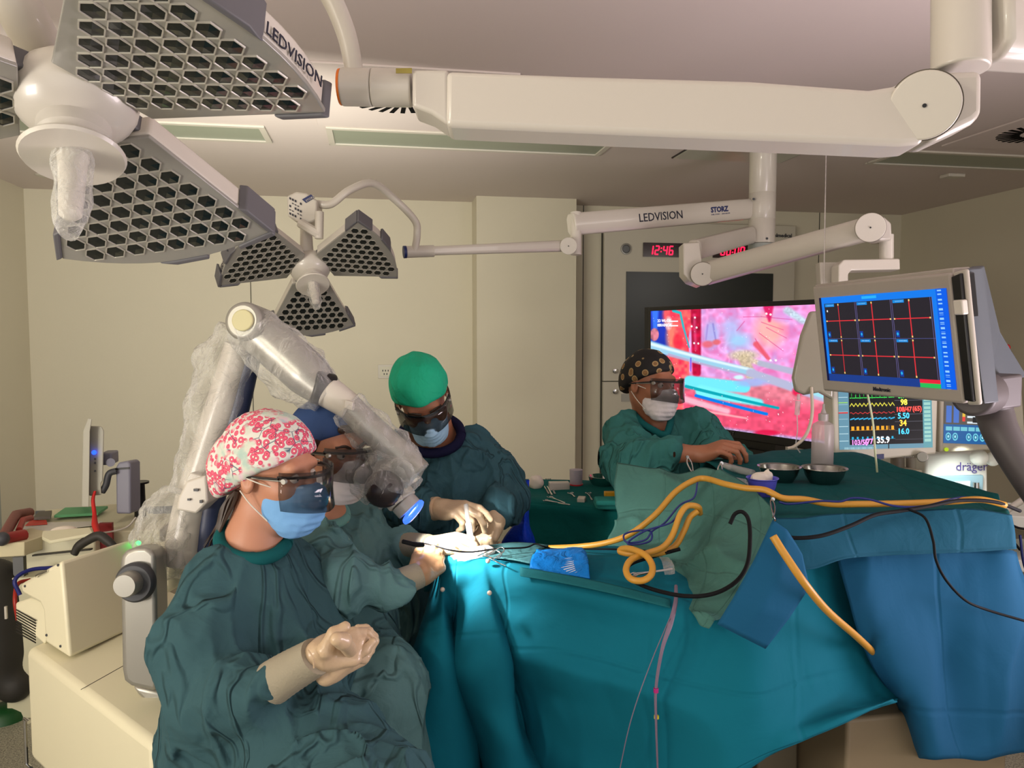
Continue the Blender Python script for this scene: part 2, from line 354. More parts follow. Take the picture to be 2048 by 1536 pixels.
        V=lo+(cells+acc/np.maximum(cnt,1)[:,None])*h
        Q=[]
        for ax in range(3):
            o1,o2=(ax+1)%3,(ax+2)%3
            sl=[slice(None)]*3; sh=[slice(None)]*3; sl[ax]=slice(0,-1); sh[ax]=slice(1,None)
            cr_=np.argwhere(neg[tuple(sl)]!=neg[tuple(sh)])
            ok=(cr_[:,o1]>0)&(cr_[:,o2]>0)&(cr_[:,o1]<idx.shape[o1])&(cr_[:,o2]<idx.shape[o2]); cr_=cr_[ok]
            e=lambda d1,d2:(lambda c:(c.__setitem__((slice(None),o1),c[:,o1]-d1),c.__setitem__((slice(None),o2),c[:,o2]-d2),c)[2])(cr_.copy())
            q=np.stack([idx[tuple(e(1,1).T)],idx[tuple(e(0,1).T)],idx[tuple(e(0,0).T)],idx[tuple(e(1,0).T)]],1)
            fl=~neg[tuple(cr_.T)]; q[fl]=q[fl][:,::-1]; Q.append(q)
        Q=np.concatenate(Q); Q=Q[(Q>=0).all(1)]
        return mesh_q(V,Q)
    def obj(s,name,h,mt,parent=None,relax=1,**k):
        me=s.mesh(h); o=link_mesh(name,me,mt,parent,180,**k)
        if relax: sm=o.modifiers.new('s','SMOOTH'); sm.factor=.5; sm.iterations=relax
        return o
# ================= materials used widely
white=mat('white_enamel',(198,192,180),.32,var=.02,coat=.2)
wall_m=mat('wall_panel_paint',(206,199,178),.6,bump=(60,.08),var=.02)
ceil_m=mat('ceiling_paint',(206,194,188),.7,bump=(80,.06))
grey=mat('grey_plastic',(104,106,108),.5); dgrey=mat('dark_grey_plastic',(58,60,64),.5)
black=mat('black_plastic',(14,14,17),.35); seam=mat('seam_shadow_gap',(60,58,50),.8)
silver=mat('silver_paint',(160,158,150),.35,metal=.55); steel=mat('polished_steel',(200,200,198),.14,metal=1)
dblue=mat('dark_blue_enamel',(44,52,80),.4); ink=mat('dark_ink',(24,26,44),.6); navy=mat('navy_ink',(20,36,92),.5)
clearf=film('clear_sleeve',op=.10,bs=24,st=.9); clears=film('clear_soft',op=.13,bs=18,st=.4,rough=.2)
# ================= the room
ZC=2.8; YB=7.0; XL=-2.84; XR=5.2; YF=-3.
def struct(name,b,mt,**k): return b.obj(name,mt,kind='structure',**k)
fl=mat('floor_vinyl',(150,146,128),.35,bump=(300,.05)); nt=fl.node_tree
vo=nt.nodes.new('ShaderNodeTexNoise'); vo.inputs['Scale'].default_value=160; vo.inputs['Detail'].default_value=2; tc=nt.nodes.new('ShaderNodeTexCoord'); nt.links.new(tc.outputs['Object'],vo.inputs['Vector'])
rp=nt.nodes.new('ShaderNodeValToRGB'); rp.color_ramp.elements[0].position=.35; rp.color_ramp.elements[1].position=.65; rp.color_ramp.elements[0].color=lin((104,102,92)); rp.color_ramp.elements[1].color=lin((176,172,152))
nt.links.new(vo.outputs[0],rp.inputs[0]); nt.links.new(rp.outputs[0],nt.nodes['Principled BSDF'].inputs['Base Color'])
struct('floor',B().box(((XL+XR)/2,(YF+YB)/2,-.05),(XR-XL,YB-YF,.1)),fl)
struct('ceiling',B().box(((XL+XR)/2,(YF+YB)/2,ZC+.05),(XR-XL,YB-YF,.1)),ceil_m)
struct('wall_back',B().box(((XL+XR)/2,YB+.05,ZC/2),(XR-XL+.2,.1,ZC)),wall_m)
struct('wall_left',B().box((XL-.05,(YF+YB)/2,ZC/2),(.1,YB-YF,ZC)),wall_m)
struct('wall_right',B().box((XR+.05,(YF+YB)/2,ZC/2),(.1,YB-YF,ZC)),wall_m)
pl=PY(953,392,6.68); pr_=PY(1153,395,6.68)
struct('wall_column',B().box(((pl[0]+pr_[0])/2,6.84,ZC/2),(pr_[0]-pl[0],.32,ZC)),wall_m)
struct('trim_1',B().box(((XL+PY(953,392,6.68)[0])/2,YB-.01,.06),(PY(953,392,6.68)[0]-XL,.02,.12)),grey)
for n,x in enumerate((502,1635,1166)):     # upright joints between the wall panels
    q=PY(x,600,YB-.001); struct('trim_%d'%(n+2),B().box((q[0],YB-.002,ZC/2),(.006,.004,ZC)),seam)
struct('trim_5',B().box((XL+.01,5.9,1.2),(.02,.9,2.4)),mat('door_frame_grey',(150,156,150),.5))
# ceiling pieces
def crect(a,b):     # near corner, far corner, both in the ceiling plane
    p,q=PZ(*a,ZC),PZ(*b,ZC); return min(p[0],q[0]),min(p[1],q[1]),max(p[0],q[0]),max(p[1],q[1])
glass_dim=mat('dull_light_glass',(142,150,132),.35)
def ceiling_light(r,label):
    x0,y0,x1,y1=r; t=thing('ceiling_light',label,'ceiling light',((x0+x1)/2,(y0+y1)/2,ZC))
    fr=B(); w=.035
    for a,b_,c,d in((x0,y0,x1,y0+w),(x0,y1-w,x1,y1),(x0,y0+w,x0+w,y1-w),(x1-w,y0+w,x1,y1-w)): fr.box(((a+c)/2,(b_+d)/2,ZC-.006),(c-a,d-b_,.012))
    fr.obj('frame',white,t,bevel=.002); B().box(((x0+x1)/2,(y0+y1)/2,ZC-.002),(x1-x0-2*w,y1-y0-2*w,.004)).obj('diffuser',glass_dim,t)
ceiling_light(crect((651,252),(1197,310)),'long switched-off recessed ceiling light right of the round air outlet arm, over the column')
a=PZ(528,251,ZC);b=PZ(553,284,ZC); ceiling_light((a[0]-1.5,a[1],a[0],b[1]),'switched-off recessed ceiling light behind the large nearest surgical lamp')
a=PZ(1775,310,ZC);b=PZ(1815,299,ZC);c=PZ(1734,326,ZC); ceiling_light((a[0],b[1],a[0]+1.7,c[1]),'switched-off recessed ceiling light at the right edge, over the monitors')
def air_outlet(cx,cy,rad,x0,y0,x1,y1,label):
    t=thing('air_outlet',label,'air outlet',(cx,cy,ZC))
    B().box(((x0+x1)/2,(y0+y1)/2,ZC-.005),(x1-x0,y1-y0,.01)).obj('face_plate',ceil_m,t,bevel=.002)
    b=B()
    for k in range(28):
        a=2*math.pi*k/28; R=np.stack([A(math.cos(a+.25),math.sin(a+.25),0),A(-math.sin(a+.25),math.cos(a+.25),0),A(0,0,1)],1)
        b.box((cx+rad*.72*math.cos(a),cy+rad*.72*math.sin(a),ZC-.0105),(rad*.52,.024,.003),R)
    b.obj('slots',mat('slot_black',(8,8,8),.9,spec=.1),t); return t
c=PZ(792,192,ZC); e=PZ(600,119,ZC); air_outlet(c[0],c[1],.27,e[0],e[1],e[0]+.98,e[1]+1.02,'round swirl air outlet in the ceiling behind the large near lamp arm')
c=PZ(2085,262,ZC); e=PZ(1883,290,ZC); air_outlet(c[0],c[1],.24,e[0],e[1]-1.,e[0]+1.1,e[1],'round swirl air outlet in the ceiling at the right edge')
t=thing('ceiling_hatch','square glossy ceiling plate with thin dark edge above the lamp pole','hatch',PZ(1500,300,ZC))
x0,y0,x1,y1=crect((1415,268),(1589,325)); x0=PZ(1342,318,ZC)[0]*.5+x0*.5; x1=x0+.8
B().box(((x0+x1)/2,(y0+y1)/2,ZC-.004),(x1-x0,y1-y0,.008)).obj('edge',black,t); B().box(((x0+x1)/2,(y0+y1)/2,ZC-.006),(x1-x0-.02,y1-y0-.02,.01)).obj('plate',mat('hatch_gloss',(190,190,176),.3),t)
q=PZ(88,350,ZC); B().lathe([(.001,-.012),(.05,-.012),(.06,-.006),(.062,0)],q,A(0,0,1)).obj('downlight',white,label='small round ceiling fitting near the left corner of the room',cat='ceiling fitting')
q=PZ(1905,349,ZC); B().box(q+A(0,0,-.012),(.14,.1,.024)).obj('smoke_detector',white,bevel=.006,label='small square ceiling fitting on the far right ceiling',cat='ceiling fitting')
# wall socket
t=thing('wall_socket','white square socket outlet on the back wall left of the green cap','socket',PY(771,743,YB))
q=PY(771,743,YB-.006); B().box(q,(.135,.012,.125)).obj('plate',white,t,bevel=.004); 
B().box(q+A(0,-.007,0),(.1,.004,.085)).obj('insert',mat('socket_ivory',(200,196,176),.4),t,bevel=.001)
b=B()
for dx,dz in((-.024,.008),(0,.008),(.024,.008),(-.012,-.022),(.012,-.022)): b.box(q+A(dx,-.0095,dz),(.009,.002,.015))
b.obj('holes',black,t)
# wall cabinet with display and clocks
YC=6.93; t=thing('wall_cabinet','tall pale wall cabinet with built-in dark glass screen and red clocks','cabinet',A((PY(1208,600,YC)[0]+PY(1590,600,YC)[0])/2,YC,0))
cabm=mat('cabinet_laminate',(196,190,174),.45)
xa,xb=PY(1208,600,YC)[0],PY(1588,600,YC)[0]; za=PY(1400,447,YC)[2]
zs=PY(1230,763,YC)[2]
B().box(((xa+xb)/2,YC+.035,(za+zs)/2+.002),(xb-xa,.066,za-zs-.006)).obj('upper_panel',cabm,t,bevel=.002)
B().box(((xa+xb)/2,YC+.035,zs/2),(xb-xa,.066,zs-.006)).obj('lower_door',cabm,t,bevel=.002)
B().box(((xa+xb)/2,YC+.055,za/2),(xb-xa+.02,.024,za+.01)).obj('back_frame',seam,t)
def wbox(x0,y0,x1,y1,Y,th,name,mt,parent,bevel=0):
    a=PY(x0,y0,Y);c=PY(x1,y1,Y); return B().box(((a[0]+c[0])/2,Y+th/2,(a[2]+c[2])/2),(c[0]-a[0],th,a[2]-c[2])).obj(name,mt,parent,bevel=bevel)
gm=mat('smoked_glass',(20,30,28),.28)
d=wbox(1253,543,1543,718,YC-.008,.02,'display_glass',gm,t)
xd,zd=A(1,0,0),A(0,0,1)
text('elmedical',PY(1548,474,YC-.002),xd,zd,.05,ink,'lettering',t,bold=.001)
for y in(742,783):
    q=PY(1228,y,YC); B().lathe([(.012,0),(.012,.02),(.022,.026),(.022,.036),(.001,.04)],q,A(0,-1,0)).obj('knob',steel,t)
wbox(1243,788,1262,803,YC-.006,.008,'lock_plate',silver,t)
b=B(); q=PY(1252,498,YC); b.lathe([(.052,0),(.052,.008),(.04,.01),(.038,.004),(.001,.004)],q,A(0,-1,0)); b.obj('speaker_ring',silver,t)
B().lathe([(.038,.004),(.03,.012),(.001,.013)],q,A(0,-1,0)).obj('speaker_mesh',grey,t)
red=mat('red_led',(40,0,4),.4,emis=(255,20,60),es=2.6); redd=mat('clock_face',(30,3,8),.15,coat=.6)
SEG={'0':'abcdef','1':'bc','2':'abged','4':'fgbc','6':'afgedc'}
def seven(s,o,h,parent):
    x=0; w=h*.52; th=h*.13; sh=.12
    def pt(u,v): return o+A(u+v*sh,-.002,v)
    for ch in s:
        b=B()
        if ch==':':
            for v in(.3*h,.66*h): b.prism([pt(x,v),pt(x+th,v),pt(x+th,v+th),pt(x,v+th)],A(0,-.002,0))
            b.obj('colon' ,red,parent,smooth=0); x+=th*2; continue
        if ch=="'":
            b.prism([pt(x,.75*h),pt(x+th*.6,.75*h),pt(x+th,.98*h),pt(x+th*.2,.98*h)],A(0,-.002,0)); x+=th*2.2; continue
        for sg in SEG[ch]:
            g=th*.15
            r={'a':(th*.6,h-th,w-th*.6,h),'g':(th*.6,h/2-th/2,w-th*.6,h/2+th/2),'d':(th*.6,0,w-th*.6,th),'f':(0,h/2+g,th,h-g*3),'e':(0,g*3,th,h/2-g),'b':(w-th,h/2+g,w,h-g*3),'c':(w-th,g*3,w,h/2-g)}[sg]
            b.prism([pt(x+r[0],r[1]),pt(x+r[2],r[1]),pt(x+r[2],r[3]),pt(x+r[0],r[3])],A(0,-.002,0))
        x+=w+th*1.1; b.obj('digit',red,parent,smooth=0)
c1=wbox(1287,485,1378,515,YC-.014,.016,'clock_panel',redd,t); seven("'12:46'",PY(1291,509.5,YC-.0145),.088,c1)
c2=wbox(1427,485,1515,517,YC-.014,.016,'timer_panel',redd,t); seven("00:00",PY(1440,511,YC-.0145),.088,c2)
# ================= surgical lamps
lamp_face=mat('lamp_face_plate',(138,136,128),.3,coat=.6); lens_m=mat('lens_dark',(20,26,26),.16,coat=.3); rim_m=mat('lens_rim',(176,172,160),.25,metal=.3)
bump_m=mat('bumper_grey',(92,91,94),.55)
S_=(.071,.076,.312,.188,.358,-.026,.02)
def wing(parent,o,M,deg,txt=None,band=True):
    r0,a,r1,b,r2,z0,z1=S_; an=math.radians(deg); c,s=math.cos(an),math.sin(an)
    er=M@A(c,s,0); et=M@A(-s,c,0); n=M[:,2]
    er2=nrm(er*(r1-r0)+n*(z1-z0)); n2=np.cross(er2,et); n2=n2 if n2@n>0 else -n2
    base=o+er*r0+n*z0; LR=math.hypot(r1-r0,z1-z0); LA=LR+(r2-r1)
    W=lambda r,t,z=0: base+er2*r+et*t+n2*z          # local: r outwards, t sideways, z towards the patient
    hw=lambda r,i=0: a+(b-a)*min(r,LR)/LR-i
    arc=[(LR+(LA-LR)*(1-(k/6.)**2),b*k/6.) for k in range(6,-7,-1)]
    out=[(0,a)]+arc+[(0,-a)]
    wg=B().prism([W(r,t,-.05) for r,t in out],n2*.044).obj('wing_housing',white,parent,bevel=.006)
    ins=[(r if r<LR*.5 else r+.004,t*1.02) for r,t in out]
    B().prism([W(r,t,-.006) for r,t in ins],n2*.008).obj('face_plate',lamp_face,wg,bevel=.002)
    L=B(); Rm=B(); p=.0372; pr=p*.866; hexr=.0186
    j=0; r=.022
    while r<LA-.012:
        off=(j%2)*.5; 
        for i in range(-7,8):
            t=(i+off)*p
            lim=hw(r)-.02 if r<LR else b*math.sqrt(max(0,1-(r-LR)/(LA-LR)))-.02
            if abs(t)>lim: continue
            def hx(q,z): return [W(r+q*math.sin(k*math.pi/3),t+q*math.cos(k*math.pi/3),z) for k in range(6)]
            o1,o2,i1=hx(hexr,.002),hx(hexr*.97,.0045),hx(hexr*.88,.0045); i2=hx(hexr*.85,.0028)
            v=o1+o2+i1+i2; f=[]
            for q in range(3):
                for k in range(6): f.append((q*6+k,q*6+(k+1)%6,q*6+6+(k+1)%6,q*6+6+k))
            Rm.add(v,f)
            ce=W(r,t,.0042); L.add(hx(hexr*.86,.0026)+[ce],[(k,(k+1)%6,6) for k in range(6)])
        r+=pr; j+=1
    Rm.obj('lens_rims',rim_m,wg,smooth=0); L.obj('lenses',lens_m,wg,smooth=0)
    # bumpers at the outer corners
    for sg in(1,-1):
        bb=B()
        q=[(LR*.72,sg*(hw(LR*.72)+.001)),(LR*1.0,sg*(b+.001)),(LR*1.0+.004,sg*(b+.014)),(LR*.74,sg*(hw(LR*.74)+.013))]
        bb.prism([W(r,t,-.056) for r,t in q],n2*.062).obj('bumper',bump_m,wg,bevel=.003); bb=B()
        q=[(arc[0][0],b*1.05*sg),(arc[2][0]+.002,arc[2][1]*sg),(arc[2][0]+.013,arc[2][1]*sg),(arc[0][0]+.012,b*1.07*sg)]
        if sg>0: bb.prism([W(r,t,-.056) for r,t in q],n2*.062).obj('bumper',bump_m,wg,bevel=.003)
    bb=B(); q=[(arc[4][0]+.001,arc[4][1]),(arc[6][0]+.001,arc[6][1]),(arc[7][0]+.003,arc[7][1]),(arc[6][0]+.012,arc[6][1]),(arc[4][0]+.012,arc[4][1])]
    bb.prism([W(r,t,-.056) for r,t in q],n2*.062)
    bb.obj('bumper',bump_m,wg,bevel=.003)
    cn=B().prism([W(-.03,a*.6,-.05),W(.012,a*.9,-.05),W(.012,-a*.9,-.05),W(-.03,-a*.6,-.05)],n2*.035).obj('bracket',bump_m,parent,bevel=.004)
    if txt:
        for (k0,s_) in txt:
            p0=W(arc[k0][0]+.002,arc[k0][1],-.012); p1=W(arc[k0+2][0]+.002,arc[k0+2][1],-.012); text(s_,p0,p1-p0,-n2,.026,ink,'lettering',wg,lift=.002)
def lamp(t,o,M,texts):
    n=M[:,2]
    hub=B().sph(o-n*.05,(.088,.088,.062),M,28).obj('hub',white,t); B().lathe([(.05,-.01),(.05,.02),(.04,.028),(.04,.045)],o,n).obj('hub_collar',white,t)
    for d,tx in texts: wing(t,o,M,d,tx)
    B().lathe([(.03,.04),(.068,.045),(.071,.05),(.068,.055),(.03,.052)],o,n,36).obj('handle_shield',white,t)
    b=B().lathe([(.022,.05),(.019,.075),(.017,.12),(.015,.15),(.009,.156),(.001,.157)],o,n); b.obj('sterile_handle',white,t)
    B().tube([o+n*.05,o+n*.1,o+n*.15,o+n*.185],[.027,.026,.024,.012],14,6,rad=lambda u,a:1+.1*math.sin(3*a+7*u)+.06*math.sin(17*u+2*a)).obj('handle_cover',clearf,t)
M1=np.array([[0.9845,0.0772,0.1573],[0.1596,-0.7655,-0.6233],[0.0723,0.6387,-0.766]]); o1=A(-.2715,3.4232,1.8527)
M2=np.array([[0.9831,-0.1669,0.0751],[-0.1238,-0.9088,-0.3984],[0.1347,0.3824,-0.9141]]); o2=A(-.4376,1.2579,1.9077)
def beam(a,b,ha,hb,w,up=A(0,0,1),b_=None):
    a=np.array(a);b=np.array(b); u=nrm(b-a); s=nrm(np.cross(u,up)); v=np.cross(s,u); bb=b_ or B(); h=[]
    ring=[(-1,-.6),(-.6,-1),(.6,-1),(1,-.6),(1,.6),(.6,1),(-.6,1),(-1,.6)]
    V=[p+s*x*w/2+v*y*hh/2 for p,hh in((a,ha),(b,hb)) for x,y in ring]
    bb.add(V,[tuple(range(8))[::-1],tuple(range(8,16))]+[(i,(i+1)%8,(i+1)%8+8,i+8) for i in range(8)]); return bb
# --- far lamp
t=thing('surgical_light','three-winged surgical lamp hanging in the background from the central ceiling pole','surgical light',P(1523,290,4.7)*A(1,1,0)+A(0,0,ZC))
lamp(t,o1,M1,[(30,[(4,'STORZ')]),(150,[(2,'LEDVISION'),(9,'STORZ')]),(270,None)])
D=3.3; px=lambda r,d: r*d/FL
B().cyl(P(614,520,D),P(612,455,D),.03,.024).obj('neck',white,t)
bd=-CF
cb=B().prism([P(*q,D-.05) for q in((573,392),(592,383),(612,386),(634,400),(633,440),(606,452),(575,432))],CF*.1).obj('control_box',white,t,bevel=.008)
# faceted front with keypad
q0,q1,q2=P(578,392,D-.052),P(606,406,D-.052),P(578,428,D-.052)
kx=nrm(q1-q0);ky=nrm(q0-q2)
kb=B()
for i in range(5):
    for j in range(5):
        if (i*3+j*5)%4==1: continue
        c=q0+kx*(.006+.0125*i)-ky*(.008+.016*j); kb.box(c+CF*-.002,(.007,.004 if j%2 else .009,.002),np.stack([kx,ky,np.cross(kx,ky)],1))
kb.obj('keypad',ink,cb,smooth=0)
bp=P(604,399,D-.053); B().prism([bp,P(622,389,D-.053),P(630,395,D-.053),P(612,406,D-.053)],-CF*.002).obj('badge',navy,cb,smooth=0)
text('STORZ',P(613,404,D-.056),P(629,395,D-.056)-P(613,404,D-.056),CU,.013,white,'lettering',cb)
B().tube([P(600,446,D-.06),P(620,458,D-.07),P(640,470,D-.07)],.02,8).obj('grip_arm',white,t)
B().cyl(P(639,423,D-.07),P(638,478,D-.07),px(8.5,D)).obj('grip_bar',white,t,bevel=.004)
B().tube([P(634,408,D),P(662,408,D),P(700,380,D+.02),P(745,367,D+.1),P(785,395,D+.2),P(829,440,D+.28),P(834,470,D+.3),P(829,503,D+.3)],px(8,D),14).obj('yoke_tube',white,t)
a_,b_=P(812,504,D+.3),P(868,502,D+.34)
B().cyl(a_,b_,px(12,3.6)).obj('swivel',white,t,bevel=.003); B().cyl(a_-nrm(b_-a_)*.012,a_+nrm(b_-a_)*.001,px(12.5,3.6)).obj('blue_end_cap',navy,t)
beam(P(862,502,3.63),P(1125,492,4.1),.042,.06,.05).obj('spring_arm',white,t,bevel=.006)
B().cyl(P(1137,492,4.05),P(1137,492,4.17),px(17,4.1),seg=32).obj('joint',white,t,bevel=.003); 
B().cyl(P(1137,492,4.046),P(1137,492,4.06),.003).obj('joint_screw',black,t)
B().cyl(P(1152,510,4.14),P(1152,424,4.14),px(11,4.14)).obj('swivel_post',white,t,bevel=.004)
a_,b_=P(1142,449,4.14),P(1500,418,4.7)
beam(a_,b_,.118,.122,.09).obj('horizontal_arm',white,t,bevel=.008)
u=nrm(b_-a_); s_=nrm(np.cross(u,A(0,0,1))); s_=s_ if s_@CF<0 else -s_; v_=np.cross(s_,u); v_=v_ if v_[2]>0 else -v_
q=P(1266,442,4.33)+s_*.0; q=a_+u*((q-a_)@u)+s_*.0455-v_*.022
text('LEDVISION',q,u,v_,.064,ink,'lettering',t,lift=.0,bold=.0006)
q=a_+u*((P(1412,430,4.55)-a_)@u)+s_*.0455-v_*.004; text('STORZ',q,u,v_,.042,navy,'lettering',t,lift=.0,bold=.002); text('KARL STORZ — ENDOSKOPE',q-v_*.017,u,v_,.011,navy,'lettering',t,lift=.0)
pt=P(1523,480,4.7); top=A(pt[0],pt[1],ZC); rp_=px(26,4.7)
pole=B().lathe([(rp_*1.6,0),(rp_*1.6,-.03),(rp_,-.035),(rp_,-.32),(rp_*.97,-.322),(rp_,-.324)],top,A(0,0,1))
zz=lambda y: P(1523,y,4.7)[2]
pole=B().lathe([(rp_,zz(487)-ZC),(rp_,zz(441)-ZC),(rp_*.97,zz(440)-ZC),(rp_,zz(439)-ZC),(rp_,zz(389)-ZC),(rp_*.97,zz(388)-ZC),(rp_,zz(387)-ZC),(rp_,-.02),(rp_*1.25,-.018),(rp_*1.25,0)],top,A(0,0,1),36).obj('pole',white,t)
B().lathe([(.001,zz(521)-ZC),(rp_*.85,zz(520)-ZC),(rp_*.99,zz(512)-ZC),(rp_,zz(488)-ZC)],top,A(0,0,1),36).obj('pole_end_cap',mat('cap_grey',(150,156,150),.5),t)
b=B(); 
for x,y in((1507,398),(1534,477),(1498,508)): b.cyl(P(x,y,4.7-rp_*1.05),P(x,y,4.7-rp_*.5),.007)
b.obj('screws',dgrey,t)
# --- monitor arm on the same pole
t=thing('ceiling_boom','white jointed ceiling arm below the lamp arm, carrying a screen bracket at right','monitor arm',P(1405,548,4.05))
beam(P(1500,470,4.66),P(1388,500,4.1),.105,.105,.08).obj('upper_arm',white,t,bevel=.008)
B().prism([P(*q,4.02) for q in((1366,486),(1400,484),(1404,520),(1404,572),(1380,563),(1367,548))],CF*.11).obj('elbow',white,t,bevel=.008)
B().cyl(P(1405,548,3.987),P(1405,548,4.1),px(24.2,4.0),seg=36).obj('joint_gap_ring',mat('joint_gap',(92,86,74),.8),t)
B().cyl(P(1405,548,3.98),P(1405,548,4.12),px(23,4.05),seg=36).obj('joint',white,t,bevel=.003)
beam(P(1410,548,4.05),P(1738,457,3.3),.12,.1,.08).obj('spring_arm',white,t,bevel=.012)
B().cyl(P(1741,455,3.226),P(1741,455,3.34),px(29.2,3.23),seg=36).obj('joint_gap_ring',mat('joint_gap',(92,86,74),.8),t)
B().cyl(P(1741,455,3.22),P(1741,455,3.36),px(28,3.3),seg=36).obj('joint',white,t,bevel=.003)
B().prism([P(*q,3.28) for q in((1745,430),(1770,434),(1784,446),(1785,480),(1760,482),(1745,470))],CF*.09).obj('elbow',white,t,bevel=.01)
B().cyl(P(1773,470,3.32),P(1773,521,3.32),px(13.5,3.3)).obj('drop_tube',white,t)
B().prism([P(*q,3.28) for q in((1677,570),(1677,530),(1688,519),(1800,517),(1801,539),(1703,541),(1697,548),(1697,570))],CF*.08).obj('bracket',white,t,bevel=.006)
for x in(1405,1741):
    d=3.975 if x==1405 else 3.215; y=548 if x==1405 else 455; B().cyl(P(x,y,d),P(x,y,d+.02),.0035).obj('joint_screw',black,t)
B().prism([P(*q,3.36) for q in((1639,524),(1690,524),(1700,640),(1645,640))],CF*.05).obj('rear_panel',mat('pale_grey_panel',(170,164,152),.5),t,bevel=.006)
# --- near lamp
t=thing('surgical_light','large near surgical lamp with honeycomb wings filling the upper left','surgical light',P(2250,60,1.35)*A(1,1,0)+A(0,0,ZC))
lamp(t,o2,M2,[(30,[(7,'LEDVISION')]),(150,None),(270,None)])
D=1.2
B().cyl(P(92,118,1.2),P(60,60,1.17),.034,.034).obj('neck_socket',white,t)
B().tube([P(100,130,1.21),P(40,20,1.12),P(-10,-60,1.1)],[.033,.033,.031],20,4).obj('neck',white,t)
B().tube([P(-10,-50,1.1),P(60,-190,1.12),P(280,-250,1.15),P(520,-190,1.2),P(640,-40,1.2),P(690,60,1.2),P(712,160,1.2)],[.024,.02,.018,.0165,.0165,.0155,.014],18).obj('yoke_tube',white,t)
B().cyl(P(683,174,D),P(744,175,D),px(36.5,D)).obj('swivel',white,t,bevel=.003)
B().cyl(P(678,174,D),P(684,174,D),px(35,D)).obj('orange_end_ring',mat('orange_plastic',(236,120,24),.4),t,bevel=.002)
B().cyl(P(744.5,175,D),P(824,176,D),px(37,D)).obj('sleeve_collar',white,t,bevel=.003)
B().prism([P(*q,D-.036) for q in((792,137.5),(824,137),(824,147),(792,147))],-CF*.002).obj('type_plate',mat('brass_label',(150,136,60),.5),t)
B().prism([P(*q,D-.035) for q in((824,138),(860,138),(897,138),(897,250),(862,226),(824,212))],CF*.07).obj('arm_root',white,t,bevel=.006)
B().prism([P(*q,D-.038) for q in((892,140),(1150,150),(1500,160),(1740,178),(1790,170),(1835,150),(1850,150),(1850,286),(1800,290),(1600,281),(1200,265),(905,252),(890,250))],CF*.075).obj('spring_arm',white,t,bevel=.016)
B().cyl(P(1849,211,D-.046),P(1849,211,D+.05),px(68.5,D-.046),seg=56).obj('joint_gap_ring',mat('joint_gap',(92,86,74),.8),t)
B().cyl(P(1849,211,D-.055),P(1849,211,D+.06),px(66,D-.05),seg=56).obj('joint',white,t,bevel=.0025); B().cyl(P(1849,211,D-.057),P(1849,211,D-.05),.003).obj('joint_screw',black,t)
B().prism([P(*q,D-.035) for q in((1862,142),(1895,141),(1968,138),(1968,228),(1950,245),(1880,278),(1858,282))],CF*.075).obj('elbow',white,t,bevel=.012)
B().cyl(P(1921,142,D+.005),P(1921,-120,D+.01),px(54,D)).obj('swivel_post',white,t,bevel=.004); B().cyl(P(1962,72,D-.03),P(1962,72,D-.02),.004).obj('screw',dgrey,t)
beam(P(1960,50,D+.02),P(2300,80,1.38),.125,.125,.1).obj('horizontal_arm',white,t,bevel=.012)
q=P(2300,80,1.38); B().cyl(q+A(0,0,-.08),A(q[0],q[1],ZC),.05).obj('pole',white,t)
B().lathe([(.12,-.03),(.12,0)],A(q[0],q[1],ZC),A(0,0,1)).obj('ceiling_flange',white,t)
# clear drape scraps over lamp
# ================= screens
def slab(name,q4,th,mt,parent,bevel=.006,lift=0,**k):
    q=[np.array(p) for p in q4]; n=nrm(np.cross(q[1]-q[0],q[3]-q[0])); n=n if n@CF>0 else -n
    return B().prism([p-n*lift for p in q],n*th).obj(name,mt,parent,bevel=bevel,**k),n
def inset(q4,l,r,t_,b): # fractions
    TL,TR,BR,BL=map(np.array,q4); f=lambda u,v:(TL*(1-u)+TR*u)*(1-v)+(BL*(1-u)+BR*u)*v
    return f(l,t_),f(1-r,t_),f(1-r,1-b),f(l,1-b)
# television
def para(TL,BL,TR): return TL,TR,BL+(TR-TL),BL
tvq=(P(1300,611,4.9),P(1668,601,3.72)); hv=A(0,0,-1)*.745
